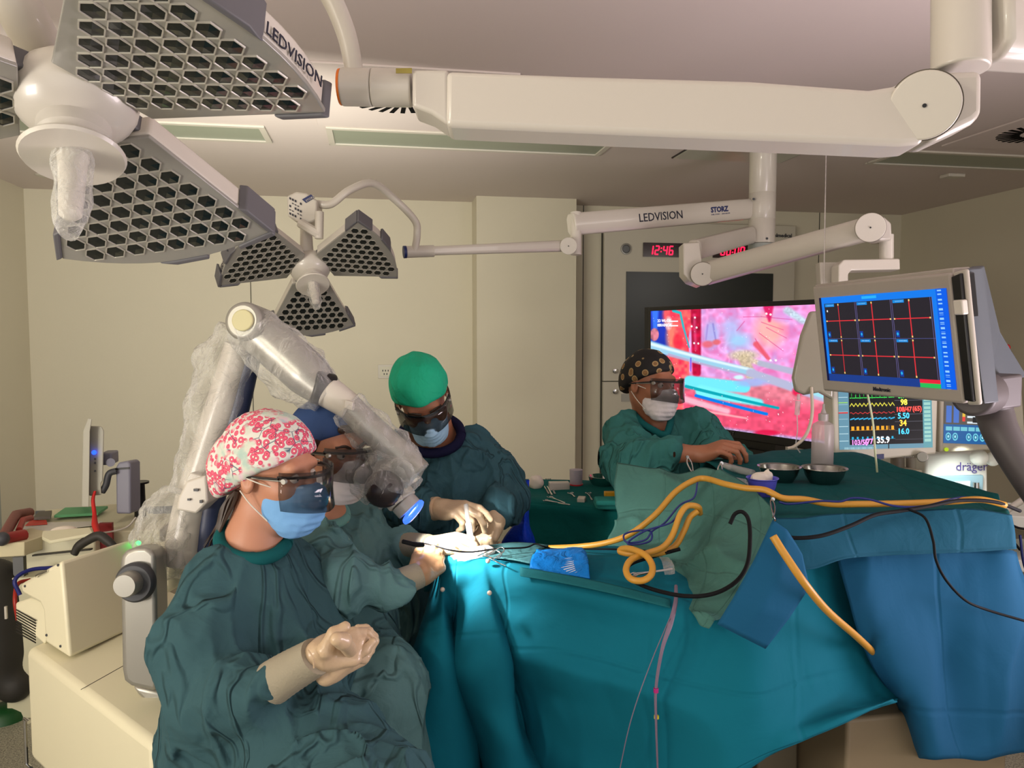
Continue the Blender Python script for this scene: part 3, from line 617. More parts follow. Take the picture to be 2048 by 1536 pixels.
# frame corners: vertical set, left and right heights equal
TL=P(1297,610,4.9); BL=P(1297,847,4.9); TR=P(1668,602,3.72); BR=P(1668,913,3.72)
zt=(TL[2]+TR[2])/2; zb=(BL[2]+BR[2])/2
TL[2]=TR[2]=zt; BL[2]=BR[2]=zb
t=thing('television','large wide television showing a bright pink surgical close-up behind the seated nurse','television',A((TL[0]+TR[0])/2,(TL[1]+TR[1])/2,0))
fr,n=slab('bezel',(TL,TR,BR,BL),.05,black,t,lift=0)
tn=-n; print('TV size',np.linalg.norm(TR-TL),zt-zb)
def TVF(u,v):
    X=60+1900*u; top=95-35*u; bot=1260+305*u; Y=top+(bot-top)*v; p=np.stack([X/100,Y/100,X*0+.5],-1).reshape(-1,3); sh=X.shape
    n1=vn(p*.9).reshape(sh)[...,None]; n2=vn(p*2.7+5).reshape(sh)[...,None]; n3=ridge(p*1.1+9).reshape(sh)[...,None]; n4=vn(p*7+2).reshape(sh)[...,None]
    pk=A(226,120,190);rd=A(235,40,80);bl=A(190,185,245);sal=A(245,110,110)
    c=pk*(1-n1)+bl*n1; c=c*(1-.5*n2)+A(240,80,140)*.5*n2; c=c+np.maximum(n3,0)*30
    def reg(mask,col,a=1.): 
        nonlocal c; mask=np.clip(mask,0,1)[...,None]*a; c=c*(1-mask)+np.asarray(col,float)*mask
    def cap(x0,y0,x1,y1,w0,w1,soft=8):
        dx,dy=x1-x0,y1-y0; h=np.clip(((X-x0)*dx+(Y-y0)*dy)/(dx*dx+dy*dy),0,1); d=np.hypot(X-x0-h*dx,Y-y0-h*dy); return (w0+(w1-w0)*h-d)/soft+.5
    def ell(x,y,a,b,s=.15): return (1-np.hypot((X-x)/a,(Y-y)/b))/s
    tissue=rd*(1-n2)+A(255,130,110)*n2
    reg((560-X+60*np.sin(Y/120))/40,tissue)
    reg(((330-X)/20),A(30,60,210)*(1-n1*.3)); reg(cap(120,90,120,280,45,30,30),A(60,130,255),.8)
    reg(ell(110,350,65,75),A(225,130,150)*(.6+.5*n2)); 
    reg((X-250+50*np.sin(Y/90))/50*np.clip((560-X)/40,0,1),tissue); reg(ell(330,380,90,200,.6),A(255,140,110),.8); reg(ell(300,230,60,90,.4),A(255,220,225)*(.7+.4*n4),.8)
    reg(ell(420,430,80,110,.4),A(235,30,60),.7)
    reg(cap(640,80,650,780,62,50,20),A(190,10,60)*(.7+.5*n2)); reg(cap(620,150,640,520,14,14,30),A(240,120,170),.5)
    reg(ell(820,360,120,200,.5),A(170,180,235),.85); reg(cap(840,250,870,420,10,8,14),A(120,110,190),.6); reg(cap(780,260,760,420,10,8,14),A(150,120,200),.6)
    reg(ell(1040,300,150,160,.7),A(170,190,240),.8); reg(ell(1120,440,200,120,.7),A(150,210,245),.85)
    reg(ell(1430,330,200,260,.6),A(255,180,160),.8); reg(ell(1550,180,160,90,.6),A(215,150,225),.7); reg(cap(1600,120,1740,240,40,30,30),A(190,230,235)*(.8+.3*n4),.8)
    reg(cap(1420,80,1430,230,50,12,20),A(215,20,90),.9)
    for x0,y0,x1,y1 in((1170,180,1350,180),(1350,180,1640,220),(1350,240,1560,330),(1330,360,1560,560),(1400,300,1590,420),(1290,420,1400,640),(1180,230,1100,330)): reg(cap(x0,y0,x1,y1,4,3,5),A(200,40,110),.6)
    reg(ell(880,450,60,40,.5),A(225,90,90),.8); reg(ell(780,470,90,50,.5),A(230,90,100),.8)
    reg(ell(1170,600,200,75,.5),A(225,205,180)*(.75+.35*n4),.95); reg(cap(1180,640,1240,820,60,50,30),A(220,200,165)*(.75+.35*n4),.95); reg(cap(1230,650,1420,720,30,20,20),A(225,205,175)*(.75+.35*n4),.9); reg(cap(1300,480,1420,640,30,18,20),A(225,80,95),.85)
    reg(((Y-780-.12*(X-500))/60)*np.clip((X-480)/40,0,1),A(240,130,150)*(.8+.3*n2)); reg(((Y-900-.16*(X-500))/120)*np.clip((X-480)/40,0,1),A(240,70,110)*(.85+.25*n2),.8)
    reg(cap(1340,690,1700,800,30,35,20),A(170,175,200),.9)
    reg(cap(60,470,1250,790,52,44,22),A(150,200,225)); reg(cap(60,450,1250,760,16,12,18),A(225,240,250),.9); reg(cap(300,570,1250,830,10,8,14),A(190,150,190),.8)
    reg(cap(1240,790,1960,1080,42,50,22),A(176,178,208)); 
    reg(cap(560,880,1180,950,70,60,20),A(110,225,240)); reg(cap(700,980,1330,1120,65,40,26),A(120,235,240)); reg(ell(1250,900,200,60,.5),A(150,180,235),.85)
    reg(cap(520,925,1510,1180,17,15,6),A(0,160,175)); reg(cap(640,1030,1400,1245,17,17,6),A(0,120,225)); reg(ell(1120,840,70,30,.5),A(200,245,250),.9)
    reg(cap(490,1060,1000,1210,36,30,30),A(235,200,215),.8); reg(cap(780,1210,1200,1290,12,10,14),A(255,200,200),.7)
    reg(ell(600,1240,140,90,.3),A(205,20,60)*(.8+.3*n4)); reg((Y-(1330+.15*(X-700)))/30,A(190,160,210)*(.7+.5*n4)); reg(ell(1400,1450,150,40,.4),A(220,20,70),.9)
    reg(cap(360,95,450,120,16,14,6),A(40,180,190)); reg(cap(450,120,490,280,13,13,6),A(40,180,190)); reg(cap(490,280,560,500,12,8,6),A(60,170,190))
    reg(cap(580,620,580,760,8,6,8),A(110,90,235)); reg(cap(1730,900,1960,1000,90,90,20),A(150,225,235),.8); reg(((1100-Y)/30)*((Y-560)/30).clip(0,1)*((225-X)/15).clip(0,1),A(40,50,200),.9)
    reg(ell(1690,1000,60,60,.4),A(225,20,70),.9)
    sp=(n4[...,0]>.86)&((vn(p*16)).reshape(sh)>.6); c[sp]=A(255,235,245)
    for x,y in((630,175),(620,455),(670,460),(590,270),(650,285),(1440,660),(1490,660),(1400,150),(1440,160)): reg(ell(x,y,13,13,.3),A(255,255,255))
    return c*.97
q=inset((TL,TR,BR,BL),.018,.018,.035,.06)
screen('screen_image',q[0]+tn*.002,q[1]+tn*.002,q[3]+tn*.002,TVF,420,240,attr_mat('tv_picture',1.05),fr)
ud=nrm(TR-TL); zup=A(0,0,1)
wtx=mat('screen_white_text',(200,200,200),emis=(235,240,255),es=1)
tp=lambda u,v:(q[0]*(1-u)+q[1]*u)*(1-v)+(q[3]*(1-u)+q[2]*u)*v+tn*.004
text('SONY',TL+(TR-TL)*.46+(BL-TL)*.975+tn*.002,ud,zup,.032,mat('dim_silver',(90,90,90),.4),'lettering',t,sx=1.2)
text('2D WL-OK',tp(.05,.105),ud,zup,.026,wtx,'screen_text',fr); text('0BRAIN:OK',tp(.05,.145),ud,zup,.026,wtx,'screen_text',fr)
b=B()
for v in(.095,.135): a=tp(.135,v); b.prism([a,a+ud*.075,a+ud*.075-zup*.006,a-zup*.006],tn*.001)
b.obj('screen_bars',wtx,fr,smooth=0)
mc=(TL+TR)/2; sp_=TL+(TR-TL)*.62+n*.06
B().box(A(sp_[0],sp_[1],zb/2-.02)+A(0,.03,0),(.26,.12,zb-.06),basis(A(0,0,1),ud)@np.eye(3)).obj('stand_column',black,t)
B().box(A(sp_[0],sp_[1]+.03,.03),(.8,.55,.06)).obj('stand_base',black,t,bevel=.01)
B().box(A(sp_[0],sp_[1],zb+.2)+n*.02,(.3,.08,.5),basis(A(0,0,1),ud)).obj('rear_mount',black,t)
B().prism([TL+n*.01-ud*.05-hv*0,TL+n*.01,BL+n*.01,BL+n*.01-ud*.05],n*.06).obj('side_speaker',black,t)
# nerve monitor
dl,dr=2.62,2.08
TL=P(1624,573,dl);BL=P(1650,783,dl);TR=P(1900,545,dr);BR=P(1922,806,dr); BR=TR+(BL-TL)*.5+(BR-TR)*.5; BL=TL+(BR-TR)
Q=(TL,TR,BR,BL)
t=thing('nerve_monitor','grey tilted monitor on a dark arm showing six black panels with red crosses','monitor',P(1990,800,2.3))
bez=mat('monitor_grey',(158,150,140),.45)
fr,n=slab('bezel',Q,.04,bez,t,bevel=.008); tn=-n; print('NM',np.linalg.norm(TR-TL),np.linalg.norm(BL-TL))
ud=nrm(TR-TL); vd=nrm(TL-BL)
def NMF(u,v):
    c=np.zeros(u.shape+(3,))+A(40,36,44)
    def R_(m,col): c[m]=col
    blue=A(10,110,235)
    L,Rr,T,Bt=.045,.90,.075,.915
    R_((u<L)|(u>Rr)|(v<T),A(14,125,240)); R_((u>.93),A(0,95,235)); R_((v>Bt)&(u<.79),A(24,60,140)); R_((v>Bt)&(v<.955)&(u>.76)&(u<.9),A(235,30,60)); R_((v>=.955)&(u>.76)&(u<.9),A(40,190,90)); R_((u<.02),A(8,14,60))
    R_((v<.05)&(u>.38)&(u<.5)&(v>.02),A(40,180,250))
    cw=(Rr-L)/3
    for k in range(3):
        x0=L+k*cw
        for r_ in range(2):
            y0=T+r_*(Bt-T)/2; y1=y0+(Bt-T)/2; yc=y0+(y1-y0)*(.5 if r_==0 else .46); xc=x0+cw*.44
            R_((abs(v-yc)<.0045)&(u>x0+.006)&(u<x0+cw-.02),A(230,50,60)); R_((abs(u-xc)<.003)&(v>y0+.01)&(v<y1-.01),A(230,50,60))
            for (a,b_) in((x0+.01,yc),(x0+cw-.022,yc),(xc,y0+.02),(xc,y1-.02)): R_((abs(u-a)<.005)&(abs(v-b_)<.009),A(255,215,130))
            R_((u>x0+.006)&(u<x0+.09)&(v>y0+.008)&(v<y0+.04),A(20,140,225)); R_((u>x0+.008)&(u<x0+.035)&(v>y1-.085)&(v<y1-.015),A(20,60,160)); R_((np.hypot((u-x0-.021)/.007,(v-y1+.05)/.017)<1),A(40,180,240))
            R_((u>x0+.02)&(u<x0+.08)&(abs(v-y0-.024)<.004)&((u*200).astype(int)%2==0),A(170,215,245))
        for dx in(.0,-.012): R_((abs(u-x0-cw-dx)<.0015)&(v>T)&(v<Bt),A(120,110,175))
    R_((abs(v-(T+Bt)/2)<.003)&(u>L)&(u<Rr),A(95,100,170)); R_((np.hypot((u-.068)/.006,(v-.165)/.012)<1),A(255,255,255))
    R_((u>.94)&(u<.965)&((v*42).astype(int)%2==0)&(((v*97).astype(int)*7)%3>0),A(150,210,255))
    return c
q=inset(Q,.055,.028,.115,.105); screen('screen_image',q[0]+tn*.002,q[1]+tn*.002,q[3]+tn*.002,NMF,420,300,attr_mat('nerve_picture',.85),fr)
text('Medtronic',TL+(TR-TL)*.42+(BL-TL)*.955+tn*.002,ud,vd,.017,ink,'lettering',t,bold=.0003)
e1,_=slab('side_strip',(TR+ud*.004-vd*.012,TR+ud*.036-vd*.004,BR+ud*.034+vd*.008,BR+ud*.006+vd*.01),.05,black,t,bevel=.004,lift=.004)
b=B()
TRr=[TR+ud*.002,TR+ud*.046+vd*.006,BR+ud*.044,BR+ud*.004-vd*.004]
b.prism([p+n*.006 for p in TRr],n*.014); b.obj('side_housing',mat('housing_pale',(176,170,158),.4),t,bevel=.006)
q=TR+ud*.03-vd*.095+tn*.008; B().box(q,(.03,.04,.02),np.stack([ud,vd,n],1)).obj('latch',white,t,bevel=.004)
# rear shell, dark slate wedge behind
sl=mat('slate_shell',(74,80,86),.5)
bk=[TL+n*.04+vd*.01+ud*.05,TR+ud*.09+n*.03+vd*.015,P(1950,640,2.25),P(1972,690,2.3),P(2030,760,2.32),P(2022,762,2.32),P(1935,790,2.2)]
v0=TR+ud*.03+n*.022+vd*.006
B().prism([v0,P(1942,533,2.3),P(1976,667,2.32),P(2030,757,2.34),P(1952,770,2.2),BR+ud*.045+n*.02],n*.05).obj('rear_shell',sl,t,bevel=.004)
B().prism([TL+n*.012+vd*.006,TR+n*.012+vd*.012+ud*.0,TR+n*.012-vd*.03+ud*.0,TL+n*.012-vd*.03],n*.06).obj('top_shell',bez,t,bevel=.004)
dk=mat('arm_slate',(80,74,74),.5)
B().cyl(P(1944,790,2.14),P(1972,785,2.2),.06,.062).obj('tilt_disc',dk,t,bevel=.01)
B().box(P(1985,782,2.24),(.11,.1,.095),np.stack([ud,n,A(0,0,1)],1)).obj('tilt_block',dk,t,bevel=.008)
B().tube([P(1985,800,2.24),P(1990,830,2.24),P(2010,880,2.2),P(2080,990,2.15),P(2200,1160,2.1)],[.05,.05,.047,.045,.045],16).obj('support_arm',dk,t)
# patient monitor
def dev(name,label,cat,TL,TR,BR,BL,th,mt,base=None,ins=(.05,.05,.05,.15)):
    t=thing(name,label,cat,base if base is not None else (BL+BR)/2); f,n=slab('bezel',(TL,TR,BR,BL),th,mt,t,bevel=.008); return t,f,n
TL=P(1664,770,2.95);TR=P(1877,765,2.95);BR=P(1873,908,2.95);BL=P(1668,928,2.95)
t,f,n=dev('patient_monitor','patient monitor with coloured waveforms and large numbers below the grey tilted monitor','monitor',TL,TR,BR,BL,.09,mat('device_ivory',(190,186,168),.45))
tn=-n
rows=[(.10,'g'),(.20,'g'),(.31,'y'),(.42,'r'),(.52,'c'),(.64,'o'),(.77,'b')]
def PMF(u,v):
    c=np.zeros(u.shape+(3,))+A(8,8,12)
    def R_(m,col): c[m]=col
    R_((u<.11)|(v>.93),A(96,140,160)); R_((u>.90),A(90,150,160)); 
    for k in range(14): R_((u>.915)&(u<.985)&(abs(v-.05-.064*k)<.022),A(150,200,190))
    for k in range(8): R_((u<.1)&(abs(v-.06-.115*k)<.003),A(200,230,235))
    R_((u<.1)&(abs(v-.42)<.012),A(190,60,60)); R_((u<.1)&(abs(v-.26)<.006),A(150,210,90))
    x=(u-.12)/.48; inx=(x>0)&(x<1)
    e=(x*11)%1; g=np.exp(-((e-.5)/.04)**2)
    for y in(.03,.14): R_(inx&(abs(v-(y+.05-.05*g))<.006+.02*(g>.2)),A(60,230,90))
    R_(inx&(abs(v-(.30+.04*(2*np.abs(e-.5)-.5)*1.2))<.010),A(225,215,70)); R_(inx&(abs(v-(.43-.01*np.sin(x*60)))<.006),A(200,50,50))
    R_(inx&(abs(v-(.53-.02*((x*10)%1)))<.010),A(40,170,220)); e=(x*9)%1; top=.70-.06*((e>.25)&(e<.8)); R_(inx&(v>top)&(v<.705),A(245,165,30)); top=.84-.035*((e>.3)&(e<.65)); R_(inx&(v>top)&(v<.845),A(30,170,215))
    R_((x>.84)&(x<.86),A(8,8,12))
    for y in(.245,.355,.465,.58,.72,.86): R_((abs(v-y)<.003)&(u>.6)&(u<.9),A(90,90,100))
    R_((v>.965)&(u>.05)&(u<.4)&((u*150).astype(int)%2==0),A(160,200,210))
    return c
q=inset((TL,TR,BR,BL),.055,.07,.02,.175); screen('screen_image',q[0]+tn*.002,q[1]+tn*.002,q[3]+tn*.002,PMF,360,280,attr_mat('vital_picture',1.0),f)
ud=nrm(TR-TL);vd=nrm(TL-BL)
def scr(c): return mat('glyph_%d_%d_%d'%c,c,.5,emis=c,es=1)
pp=lambda u,v:(q[0]*(1-u)+q[1]*u)*(1-v)+(q[3]*(1-u)+q[2]*u)*v+tn*.003
for s_,u_,v_2,sz,c in(('0.1',.64,.225,.03,(60,230,90)),('-0.2',.72,.225,.03,(60,230,90)),('-0.1',.81,.225,.03,(60,230,90)),('98',.67,.34,.036,(230,220,60)),('108/47',.62,.45,.03,(240,60,50)),('(65)',.80,.45,.03,(240,60,50)),('5.50',.64,.565,.036,(50,180,230)),('34',.66,.69,.038,(250,180,40)),('16.0',.64,.825,.036,(50,180,230)),('103/55',.13,.945,.032,(220,130,220)),('(77)',.28,.945,.032,(220,130,220)),('35.9',.41,.945,.04,(240,240,240))):
    text(s_,pp(u_,v_2-.005),ud,vd,sz*.86,scr(c),'screen_digits',f,lift=0,sx=.85,bold=.0006)
b=B()
for k in range(4): b.cyl(P(1678+6*k,915,2.944),P(1678+6*k,915,2.95),.0045)
b.obj('status_lights',mat('green_led',(0,80,30),.4,emis=(40,255,120),es=2.5),t)
B().prism([P(1752,909,2.945),P(1768,908,2.945),P(1768,918,2.945),P(1752,919,2.945)],CF*.004).obj('logo_badge',navy,t)
B().cyl(P(1845,914,2.92),P(1845,914,2.96),.02).obj('knob',silver,t,bevel=.003)
text('Infinity C700',P(1808,916,2.945),ud,vd,.01,dgrey,'lettering',t,lift=.001)
bc=(BL+BR)/2+n*.1; B().cyl(A(bc[0],bc[1],.0),A(bc[0],bc[1],bc[2]+.15),.03).obj('stand_pole',silver,t); B().box(A(bc[0],bc[1],.03),(.5,.4,.06)).obj('stand_foot',dgrey,t,bevel=.01); B().box(bc+A(0,0,.12)+n*-.02,(.16,.08,.12)).obj('rear_bracket',dgrey,t)
# ventilator: screen on a white cabinet
TL=P(1880,770,3.15);TR=P(2030,776,3.15);BR=P(2022,898,3.15);BL=P(1877,905,3.15)
vt=thing('ventilator','white anaesthesia ventilator with blue touch screen and lit cabinet at far right','ventilator',A(P(1920,900,3.4)[0],P(1920,900,3.4)[1],0))
f,n=slab('screen_housing',(TL,TR,BR,BL),.07,mat('device_beige',(176,170,150),.45),vt,bevel=.008); tn=-n
def VMF(u,v):
    c=np.zeros(u.shape+(3,))+A(84,80,74)
    def R_(m,col): c[m]=col
    R_((v>.66),A(28,90,150)); R_((v<.07),A(90,140,210)); R_((v>.08)&(v<.11)&(u<.4)&((u*60).astype(int)%3>0),A(215,230,240))
    R_((u>.03)&(u<.11)&(v>.33)&(v<.63),A(70,110,190)); R_((u>.14)&(u<.22)&(v>.33)&(v<.63),A(70,110,190)); R_((u>.27)&(u<.31)&(v>.36)&(v<.60),A(220,180,60)); R_((u>.27)&(u<.31)&(v>.52)&(v<.60),A(220,60,50))
    R_((u>.34)&(u<.53)&(v>.10)&(v<.20),A(215,205,30)); R_((u>.34)&(u<.53)&(v>.22)&(v<.34),A(100,110,190)); R_((u>.34)&(u<.53)&(v>.36)&(v<.46),A(95,110,130)); R_((u>.55)&(u<.7)&(v>.10)&(v<.20),A(225,200,20)); R_((u>.55)&(u<.7)&(v>.22)&(v<.34),A(20,70,230))
    R_((u>.55)&(u<.7)&(abs(v-.43-.03*np.sin(u*90))<.012),A(60,230,90)); R_((u>.34)&(u<.6)&((v*30).astype(int)%3==0)&(v>.5)&(v<.64),A(210,220,225)); R_((u>.42)&(u<.5)&(v>.52)&(v<.62),A(20,20,20))
    for k in range(8): R_((u>.03+.11*k)&(u<.125+.11*k)&(v>.70)&(v<.77),A(110,190,205))
    for k in(0,1,3,4,5,6,7): 
        r=np.hypot((u-.07-.1*k)/.04,(v-.88)/.07); R_((r<1),A(110,200,220)); R_((r<.7),A(30,110,150)); R_((r<.35),A(160,220,235))
    return c
q=inset((TL,TR,BR,BL),.06,.03,.03,.14); screen('screen_image',q[0]+tn*.002,q[1]+tn*.002,q[3]+tn*.002,VMF,240,170,attr_mat('vent_picture',.95),f)
b=B().cyl(P(1893,899,3.14),P(1893,899,3.16),.008); b.obj('yellow_button',mat('yellow_green_led',(120,140,20),.4,emis=(170,200,30),es=.8),vt)
wl=mat('ventilator_white',(226,228,220),.4)
B().prism([P(1852,907,3.3),P(1975,902,3.3),P(1980,1190,3.3),P(1852,1190,3.3)],CF*.4).obj('cabinet',wl,vt,bevel=.012)
B().prism([P(1868,953,3.28),P(1968,950,3.28),P(1966,1010,3.28),P(1872,1010,3.28)],CF*.03).obj('blue_panel',mat('pale_blue_panel',(150,190,205),.4),vt,bevel=.006)
B().prism([P(1902,964,3.27),P(1941,962,3.27),P(1940,992,3.27),P(1903,992,3.27)],CF*.02).obj('meter',mat('meter_face',(205,225,225),.3),vt)
text('dräger',P(1911,941,3.295),CR,CU,.052,mat('logo_blue_ink',(90,80,150),.5),'lettering',vt)
B().cyl(P(1952,985,3.26),P(1952,965,3.26),.012).obj('adjuster',steel,vt)
for x,y,r in((1958,915,.035),(1985,918,.03),(2005,905,.028)): B().sph(P(x,y,3.24),r).obj('lamp_globe',wl,vt)
z0=P(1852,1190,3.3)[2]; q=P(1915,1190,3.5); B().box(A(q[0],q[1],z0/2),(.3,.4,z0)).obj('base',wl,vt,bevel=.01)
# ================= microscope on its cart
mcl=mat('microscope_cream',(226,220,190),.4,var=.02)
t=thing('surgical_microscope','robotic surgical microscope: cream cart, silver column and folded arm in clear sleeve','microscope',A(P(250,1450,2.2)[0],P(250,1450,2.2)[1],0))
zb_=.62
c0=PZ(52,1296,zb_); c1=PZ(305,1489,zb_); c2=PZ(372,1440,zb_); ddir=nrm(c2-c1); n_=A(0,0,1)
c2=c1+ddir*.60; c3=c0+ddir*.62
B().prism([c-A(0,0,.0) for c in(c0,c1,c1+(c3-c0),c3)],A(0,0,-.36)).obj('cart_body',mcl,t,bevel=.022)
e=nrm(c1-c0); f1=c1+e*.004
B().prism([c1+e*.005,c1+e*.11,c1+e*.11+ddir*.3,c1+e*.005+ddir*.3],A(0,0,-.42)).obj('front_cover',mcl,t,bevel=.008)
hq=c1+e*.06+ddir*.05; B().tube([hq,hq+A(0,0,.018),hq+ddir*.09+A(0,0,.018),hq+ddir*.09],.004,8,smooth=False).obj('pull_handle',steel,t)
B().prism([c0+A(0,0,-.36)+e*.05+ddir*.04,c1+A(0,0,-.36)-e*.02+ddir*.04,c1+(c3-c0)*.9+A(0,0,-.36),c0+(c3-c0)*.9+e*.05+A(0,0,-.36)],A(0,0,-.2)).obj('plinth',dgrey,t,bevel=.01)
hq=c0+A(0,0,-.24)-e*.0; B().tube([hq,hq-e*.04,hq-e*.04+A(0,0,-.15),hq+A(0,0,-.15)],.006,8,smooth=False).obj('side_rail',steel,t)
for s,q in((0,c0+e*.12+ddir*.1),(1,c1-e*.1+ddir*.12),(2,c3+e*.1-ddir*.1)):
    q=A(q[0],q[1],.05); B().cyl(q-ddir*.02,q+ddir*.02,.05).obj('castor',dgrey,t,bevel=.006)
b=B(); a_=c0+ddir*.12; b.box((c0+c1)/2+A(0,0,.0005)+ddir*.21,(.002,.42,.001),np.stack([e,ddir,A(0,0,1)],1)); b.obj('lid_seam',seam,t)
# control box
d1,d2=2.34,2.62
g=lambda x,y: P(x,y,d1+(122-x)/82*.16)
pf=[g(122,1122),g(139,1318),g(90,1286),g(86,1222),g(80,1208),g(44,1188),g(40,1168)]
ev_=P(277,1074,2.66)-P(122,1122,d1); ev2=nrm(ev_)
B().prism(pf,ev_).obj('control_box',mcl,t,bevel=.012)
g2=lambda x,y: P(x,y,2.5)
B().prism([P(118,1205,2.44),P(88,1290,2.44),P(32,1242,2.56),P(30,1206,2.56),P(60,1196,2.52)],ev2*.16).obj('fan_box',mcl,t,bevel=.008)
b=B()
for k in range(9): 
    y=1214+k*5.5; p=P(33,y+4,2.552); q=P(72,y+26,2.478); dv=nrm(q-p); b.prism([p,q,q+A(0,0,-.004),p+A(0,0,-.004)],-ev2*.002)
b.obj('vent_slots',black,t,smooth=0)
u_=ev2; fx=lambda x,y:P(x,y,d1+(x-122)/155*.32)-ddir*0
nf=nrm(np.cross(ev_,A(0,0,1))); nf=nf if nf@CF<0 else -nf
def onface(x,y,l=.001):
    r=ray(x,y); o=P(122,1122,d1); return CC+r*(((o-CC)@nf)/(r@nf))+nf*l
B().prism([onface(*q,.0) for q in((148,1148),(205,1130),(206,1213),(149,1234))],nf*.003).obj('access_plate',mat('plate_cream',(208,202,180),.45),t,bevel=.001)
B().prism([onface(*q,.003) for q in((168,1150),(183,1145),(184,1174),(169,1178))],nf*.002).obj('small_display',black,t)
b=B()
for x,y in((133,1137),(134,1209),(222,1130),(223,1176),(138,1283),(264,1093)): b.cyl(onface(x,y,-.002),onface(x,y,.002),.004)
b.obj('face_screws',dgrey,t)
B().tube([g(75,1152)-ev2*.004,g(85,1146)-ev2*.014,g(98,1141)-ev2*.004],.004,8).obj('latch_handle',steel,t)
b=B()
for x,y in((117,1130),(51,1172),(94,1270),(122,1292)): b.cyl(g(x,y)-ev2*.003,g(x,y)+ev2*.001,.004)
b.obj('end_screws',dgrey,t)
B().cyl(P(277,1086,2.6),P(277,1086,2.64),.008).obj('power_light',mat('green_lamp',(0,80,30),.4,emis=(30,255,110),es=3),t)
# silver column
D=1.95
cp=[(240,1128),(243,1112),(252,1101),(268,1095),(290,1094),(302,1099),(311,1108),(313,1200),(316,1370),(311,1384),(262,1373),(248,1362),(244,1340)]
B().prism([P(*q,D+(x_-240)/75*-.05 if False else D) for q in cp for x_ in[q[0]]],(P(336,1100,2.12)-P(313,1108,1.95))*1.0).obj('silver_column',silver,t,bevel=.012)
B().prism([P(*q,2.08) for q in((262,1372),(325,1385),(332,1426),(300,1415),(275,1390))],CF*.12).obj('column_foot',silver,t,bevel=.01)
B().lathe([(.05,0),(.05,-.012),(.044,-.02)],P(274,1163,1.945),CF,40).obj('knob_ring',dgrey,t)
B().lathe([(.0,-.05),(.027,-.05),(.03,-.044),(.031,-.02),(.031,-.012)],P(268,1162,1.94),CF,40,cap=False).obj('knob',silver,t)
B().prism([P(*q,2.2) for q in((236,1180),(240,1125),(262,1102),(290,1094),(330,1094),(352,1120),(350,1180),(300,1200))],CF*.1).obj('hinge_cover',mcl,t,bevel=.02)
# lower arm
def arm(pts,r,name,mt,seg=20,**k): return B().tube(pts,r,seg,6,**k).obj(name,mt,t)
bl=P(372,1085,2.14); el=P(485,650,2.14)
arm([P(360,1130,2.15),P(385,1000,2.16),P(440,820,2.15),P(478,690,2.14)],[.05,.047,.043,.038],'lower_arm',white)
arm([P(412,1100,2.17),P(428,990,2.17),P(474,830,2.16),P(506,700,2.15)],[.034,.034,.03,.026],'lower_arm_back',dblue)
B().cyl(P(484,641,2.03),P(530,655,2.16),.052,.05,seg=36).obj('elbow_housing',silver,t,bevel=.012)
B().cyl(P(484,640,2.02),P(489,642,2.035),.029,seg=32).obj('elbow_cap',mat('cap_cream',(190,184,140),.5),t,bevel=.003)
B().prism([P(*q,2.06) for q in((372,962),(412,950),(416,1004),(392,1028),(352,1020),(356,996))],CF*.09).obj('clip_block',white,t,bevel=.006)
b=B()
for x,y,w_,h_ in((392,980,9,5),(378,999,6,4),(402,1003,5,6)): b.box(P(x,y,2.055),(px(w_,2.05),px(h_,2.05),.004),np.stack([CR,CU,CF],1))
b.obj('clip_slots',black,t)
B().prism([P(*q,2.08) for q in((371,960),(380,945),(420,955),(416,978),(376,972))],CF*.08).obj('clamp_band',white,t,bevel=.004)
# fore arm
arm([P(505,655,2.1),P(560,700,2.1),P(615,752,2.08),P(655,790,2.06)],[.055,.062,.058,.04],'upper_fore_arm',silver)
arm([P(585,695,2.14),P(630,735,2.13),P(668,785,2.1)],[.035,.035,.025],'fore_arm_back_strip',dgrey)
B().cyl(P(625,772,2.05),P(668,782,2.07),.047,.044).obj('joint_ring',black,t,bevel=.008)
B().cyl(P(655,783,2.055),P(703,815,2.05),.043,.036,seg=28).obj('sleeve_clamp',white,t,bevel=.006)
B().prism([P(*q,2.0) for q in((690,800),(706,804),(704,822),(688,816))],CF*.03).obj('clamp_tab',white,t,bevel=.002)
arm([P(690,805,2.06),P(740,855,2.06),P(800,908,2.06),P(838,944,2.05)],[.036,.038,.036,.034],'lower_fore_arm',silver)
B().sph(P(815,935,2.07),.045).obj('wrist_joint',silver,t)
arm([P(815,938,2.07),P(790,965,2.07),P(785,985,2.08)],[.03,.042,.045],'wrist_neck',silver)
B().cyl(P(725,965,2.12),P(800,945,2.06),.042,.05,seg=30).obj('camera_body',silver,t,bevel=.014)
B().cyl(P(718,967,2.125),P(727,964,2.12),.043,seg=30).obj('camera_body_cap',mat('dark_brown_black',(44,36,36),.3),t,bevel=.004)
B().sph(P(768,978,2.02),(.052,.04,.05)).obj('camera_window',mat('dark_brown_black',(44,36,36),.3),t)
axd=nrm(P(826,1026,2.07)-P(786,975,2.08))
B().cyl(P(782,972,2.08),P(806,1004,2.07),.042,.043,seg=30).obj('optic_barrel',white,t,bevel=.006)
B().cyl(P(805,1003,2.07),P(820,1019,2.068),.037,seg=30).obj('clear_barrel',mat('barrel_grey',(176,172,168),.2,coat=.6),t,bevel=.003)
B().prism([P(*q,2.01) for q in((780,990),(798,980),(806,1000),(790,1010))],CF*.02).obj('barrel_tab',white,t,bevel=.002)
